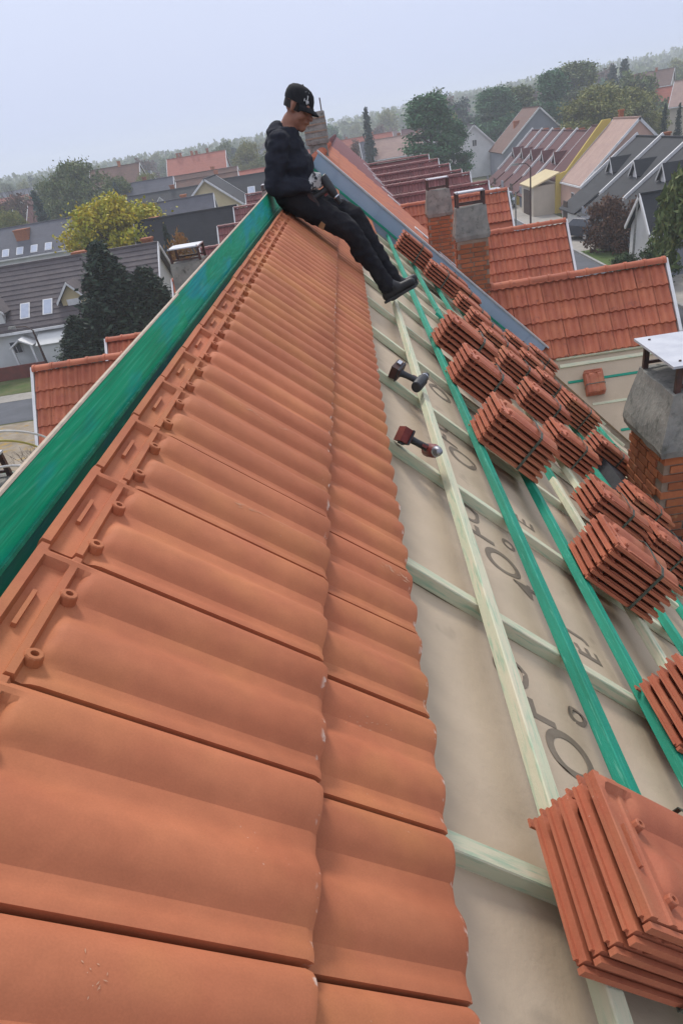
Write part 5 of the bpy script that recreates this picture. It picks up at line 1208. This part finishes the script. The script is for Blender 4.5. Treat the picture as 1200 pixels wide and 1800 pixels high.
for a in (
 ('yellow', 'yellow', (-18.5, 68, GZ), 1.12, .98, .3, 'bright yellow-green autumn tree behind the ribbed roof'),
 ('bigcon', 'dark', (-13.0, 43.4, GZ), 1.35, .98, .5, 'big dark conifer in front of the white house on the left', 'tree', None, 'conifer'),
 ('bigcon', 'dark', (-10.9, 43.0, GZ), 1.15, .78, 2.5, 'smaller dark conifer on the right flank of the big one', 'tree', None, 'conifer'),
 ('bigcon', 'dark', (-15.1, 42.2, GZ), .95, .54, 4.5, 'lower dark conifer on the left flank of the big one', 'tree', None, 'conifer'),
 ('round', 'oliveg', (-40.2, 131, GZ), 1.25, 1.22, 0, 'tall olive-green tree above the slate roof on the left'),
 ('bare', 'twig', (-45.5, 121, GZ), 1.2, 1.15, 0, 'bare grey tree at the left edge'),
 ('bare', 'twig', (-48.5, 126, GZ), 1.2, 1.2, 2, 'second bare tree cut by the left edge'),
 ('conifer2', 'bluegreen', (-41.3, 116, GZ), 1.0, 1.06, 1, 'dark blue-green conifer left of the tall olive tree', 'tree', None, 'conifer'),
 ('round2', 'olive', (-44.6, 113, GZ), .62, .74, 2, 'low olive bush tree at the left edge above the slate roof'),
 ('round2', 'oliveg', (-36.0, 137, GZ), .8, .9, 2, 'green tree filling the gap right of the tall olive tree'),
 ('round2', 'oliveg', (-46.5, 138, GZ), .9, 1.0, 4, 'green tree behind the bare trees on the left'),
 ('conifer2', 'bluegreen', (-33.6, 128, GZ), .62, .98, 1, 'small pointed conifer right of the olive tree', 'tree', None, 'conifer'),
 ('shrub', 'orange', (-12.0, 59.5, GZ), .85, 2.1, 0, 'orange autumn bush left of the chimney plate', 'bush', None, 'bush'),
 ('conifer2', 'dark', (-13.4, 62, GZ), .42, .72, 0, 'small dark conifer behind the orange bush', 'tree', None, 'conifer'),
 ('round2', 'olive', (-37.7, 165, GZ), .8, .85, 1, 'yellow-green hazy tree between the far houses on the left'),
 ('round2', 'olive', (-21.4, 200, GZ), 1.0, 1.08, 1, 'yellowish hazy tree just left of the worker shoulder'),
 ('poplar', 'green', (12.4, 118, GZ), 1.6, .96, 0, 'big dark green tree in the middle distance right of the worker'),
 ('poplar', 'green', (15.6, 121, GZ), 1.1, .70, 2, 'lower green tree on the right flank of the big green tree'),
 ('conifer2', 'bluegreen', (5.0, 148, GZ), 1.0, 1.48, 0, 'hazy blue conifer left of the big green tree', 'tree', None, 'conifer'),
 ('poplar', 'green', (30.3, 170, GZ), 1.9, .98, 0, 'hazy poplar above the white gable house'),
 ('poplar', 'oliveg', (35.2, 174, GZ), 1.9, .95, 1, 'olive poplar right of the hazy one'),
 ('poplar', 'green', (39.5, 165, GZ), 1.7, 1.06, 2, 'tall green poplar above the grey gable wall'),
 ('poplar', 'oliveg', (50.5, 190, GZ), 2.4, 1.16, 3, 'tallest hazy tree at the upper right'),
 ('conifer2', 'bluegreen', (64.0, 208, GZ), 1.9, 1.62, 3, 'dark pine high on the right, left of two', 'tree', None, 'conifer'),
 ('conifer2', 'bluegreen', (68.0, 212, GZ), 1.9, 1.72, 1, 'dark pine high on the right, right of two', 'tree', None, 'conifer'),
 ('round', 'olive', (38.0, 131, GZ), 1.45, 1.08, 0, 'broad olive-yellow tree above the maroon roofs'),
 ('round', 'olive', (44.5, 136, GZ), 1.2, .98, 2, 'olive tree on the right flank of the broad olive-yellow one'),
 ('conifer', 'dark', (42.5, 114, GZ), .5, .97, 0, 'narrow dark conifer above the pink roof, left of two', 'tree', None, 'conifer'),
 ('conifer', 'dark', (44.6, 114.5, GZ), .5, .94, 0, 'narrow dark conifer above the pink roof, right of two', 'tree', None, 'conifer'),
 ('willow', 'willow', (17.6, 38.5, GZ), 1.05, 1.02, 0, 'large drooping green tree at the right edge'),
 ('willow', 'willow', (17.0, 34.5, GZ), .8, .8, 2, 'lower drooping tree under the large one at the right edge'),
 ('shrub', 'rust', (18.9, 59.0, GZ), 1.2, 1.35, 0, 'rust-brown shrub in front of the charcoal row houses, left of two', 'bush', None, 'bush'),
 ('shrub', 'rust', (20.3, 57.0, GZ), 1.1, 1.3, 2, 'rust-brown shrub in front of the charcoal row houses, right of two', 'bush', None, 'bush'),
 ('shrub', 'hedge', (16.2, 46.5, GZ), .7, .7, 0, 'dark green hedge bush beside the pavement, left of two', 'bush', None, 'bush'),
 ('shrub', 'hedge', (17.6, 45.5, GZ), .9, .9, 1, 'dark green hedge bush beside the pavement, right of two', 'bush', None, 'bush'),
 ('shrub', 'hedge', (17.9, 95, GZ), .7, .7, 1, 'green bush between the pale cars', 'bush', None, 'bush'),
 ('shrub', 'orange', (-10.5, 22.5, GZ), .5, .55, 1, 'orange-yellow dry bush at the left edge below the tiled gable', 'bush', None, 'bush'),
 ('bare', 'twig', (-11.3, 24, GZ), .35, .33, 1, 'small bare shrub at the left edge beside the white verge', 'bush', None, 'bush')):
    tree(*a)
random.seed(77)
def far_label(k, m, x, y):
    col = {'oliveg': 'olive-green', 'green': 'green', 'olive': 'yellow-olive', 'bluegreen': 'blue-green', 'rust': 'rust-brown'}[m]
    return 'hazy %s %s %s, %s' % (col, 'conifer' if k == 'conifer2' else 'tree', region(x, y), depth(y))
for k in range(250):
    y = random.uniform(135, 430) if k < 120 else random.uniform(190, 430); x = random.uniform(-.52, .60) * y + random.uniform(-8, 8)
    if y < 240 and any(abs(x - hx_) < 6 and abs(y - hy_) < 9 for hx_, hy_ in ((-31.5, 185), (-44, 166), (22, 145), (31, 134), (10, 145))): continue
    if y < 235 and -.03 < x / y < .10 and random.random() < .6: continue
    if y < 200 and -.23 < x / y < -.11: continue
    s = random.uniform(.75, 1.05) if x / y < .05 else random.uniform(.8, 1.4); k_ = random.choice(('far', 'far', 'far', 'conifer2')); m_ = random.choice(('oliveg', 'green', 'olive', 'oliveg', 'bluegreen', 'rust'))
    tree(k_, m_, (x, y, gz(x, y) - .2), s, s * random.uniform(.75, 1.05) * (1.15 if y > 250 else .9), random.uniform(0, 6), far_label(k_, m_, x, y), 'tree', 'distant hazy trees')
for k in range(16):
    y = random.uniform(255, 420); x = random.uniform(-.5, .55) * y
    house((x, y, gz(x, y) - .3), random.uniform(-.5, .5), random.uniform(9, 14), 8, random.uniform(3, 5), 3, M[random.choice(('w_white', 'w_cream', 'w_beige'))], M[(rm_ := random.choice(MIDROOF))], 'hazy pale house, %s roof, %s, %s' % (rm_.split('_')[0], region(x, y), depth(y)), 'houses lost in the haze', .3, [('f', -2, 2, 1.2, 1.2), ('f', 2, 2, 1.2, 1.2)])
# things that would share a label are told apart by their order from the left
_by = {}
for o in S.objects:
    if o.parent is None and o.get('group') in ('distant hazy trees', 'distant houses of the town', 'houses lost in the haze'): _by.setdefault(o['label'], []).append(o)
_ord = ['leftmost', 'second from left', 'third from left', 'fourth from left', 'fifth from left', 'sixth from left', 'seventh from left', 'eighth from left', 'ninth from left', 'tenth from left', 'eleventh from left', 'twelfth from left', 'rightmost']
for lab, os_ in _by.items():
    if len(os_) > 1:
        for i, o in enumerate(sorted(os_, key=lambda o: o.matrix_basis.translation.x / o.matrix_basis.translation.y)): o['label'] = lab + ', ' + _ord[min(i, 12)]
# the wood on the horizon reads as one mass
rng = np.random.default_rng(4); cen = []
for k in range(3200):
    y = rng.uniform(430, 1000); x = rng.uniform(-.58, .68) * y; g = gz(x, y); h = rng.uniform(6, 11); w = rng.uniform(3, 5)
    q = np.clip(rng.normal(size=(16, 3)), -1.7, 1.7) * np.array([w * .42, w * .42, h * .24]) + np.array([x, y, g + h * .5]); cen.append(q)
wood = leaves('far_woodland', np.concatenate(cen), 2.5, rng, 0, 1.2); wood.materials.append(LM['oliveg'])
tag(ob('far_woodland', wood), 'wooded hills fading into the haze along the horizon', 'woodland', kind='stuff')
# ------------------------------------------------------------------ the hazy air
hz = MB(); hz.box(-1250, 1250, -115, 1350, GZ - 4.0, 23.5)
hm = bpy.data.materials.new('hazy_air'); hm.use_nodes = True; nt = hm.node_tree; nt.nodes.clear()
o_ = nt.nodes.new('ShaderNodeOutputMaterial'); v_ = nt.nodes.new('ShaderNodeVolumePrincipled')
v_.inputs['Color'].default_value = (.88, .93, 1.0, 1); v_.inputs['Density'].default_value = .0009; v_.inputs['Anisotropy'].default_value = .25
nt.links.new(v_.outputs[0], o_.inputs['Volume'])
tag(hz.build('haze', hm), 'pale bluish autumn haze over the town', 'haze', kind='stuff')
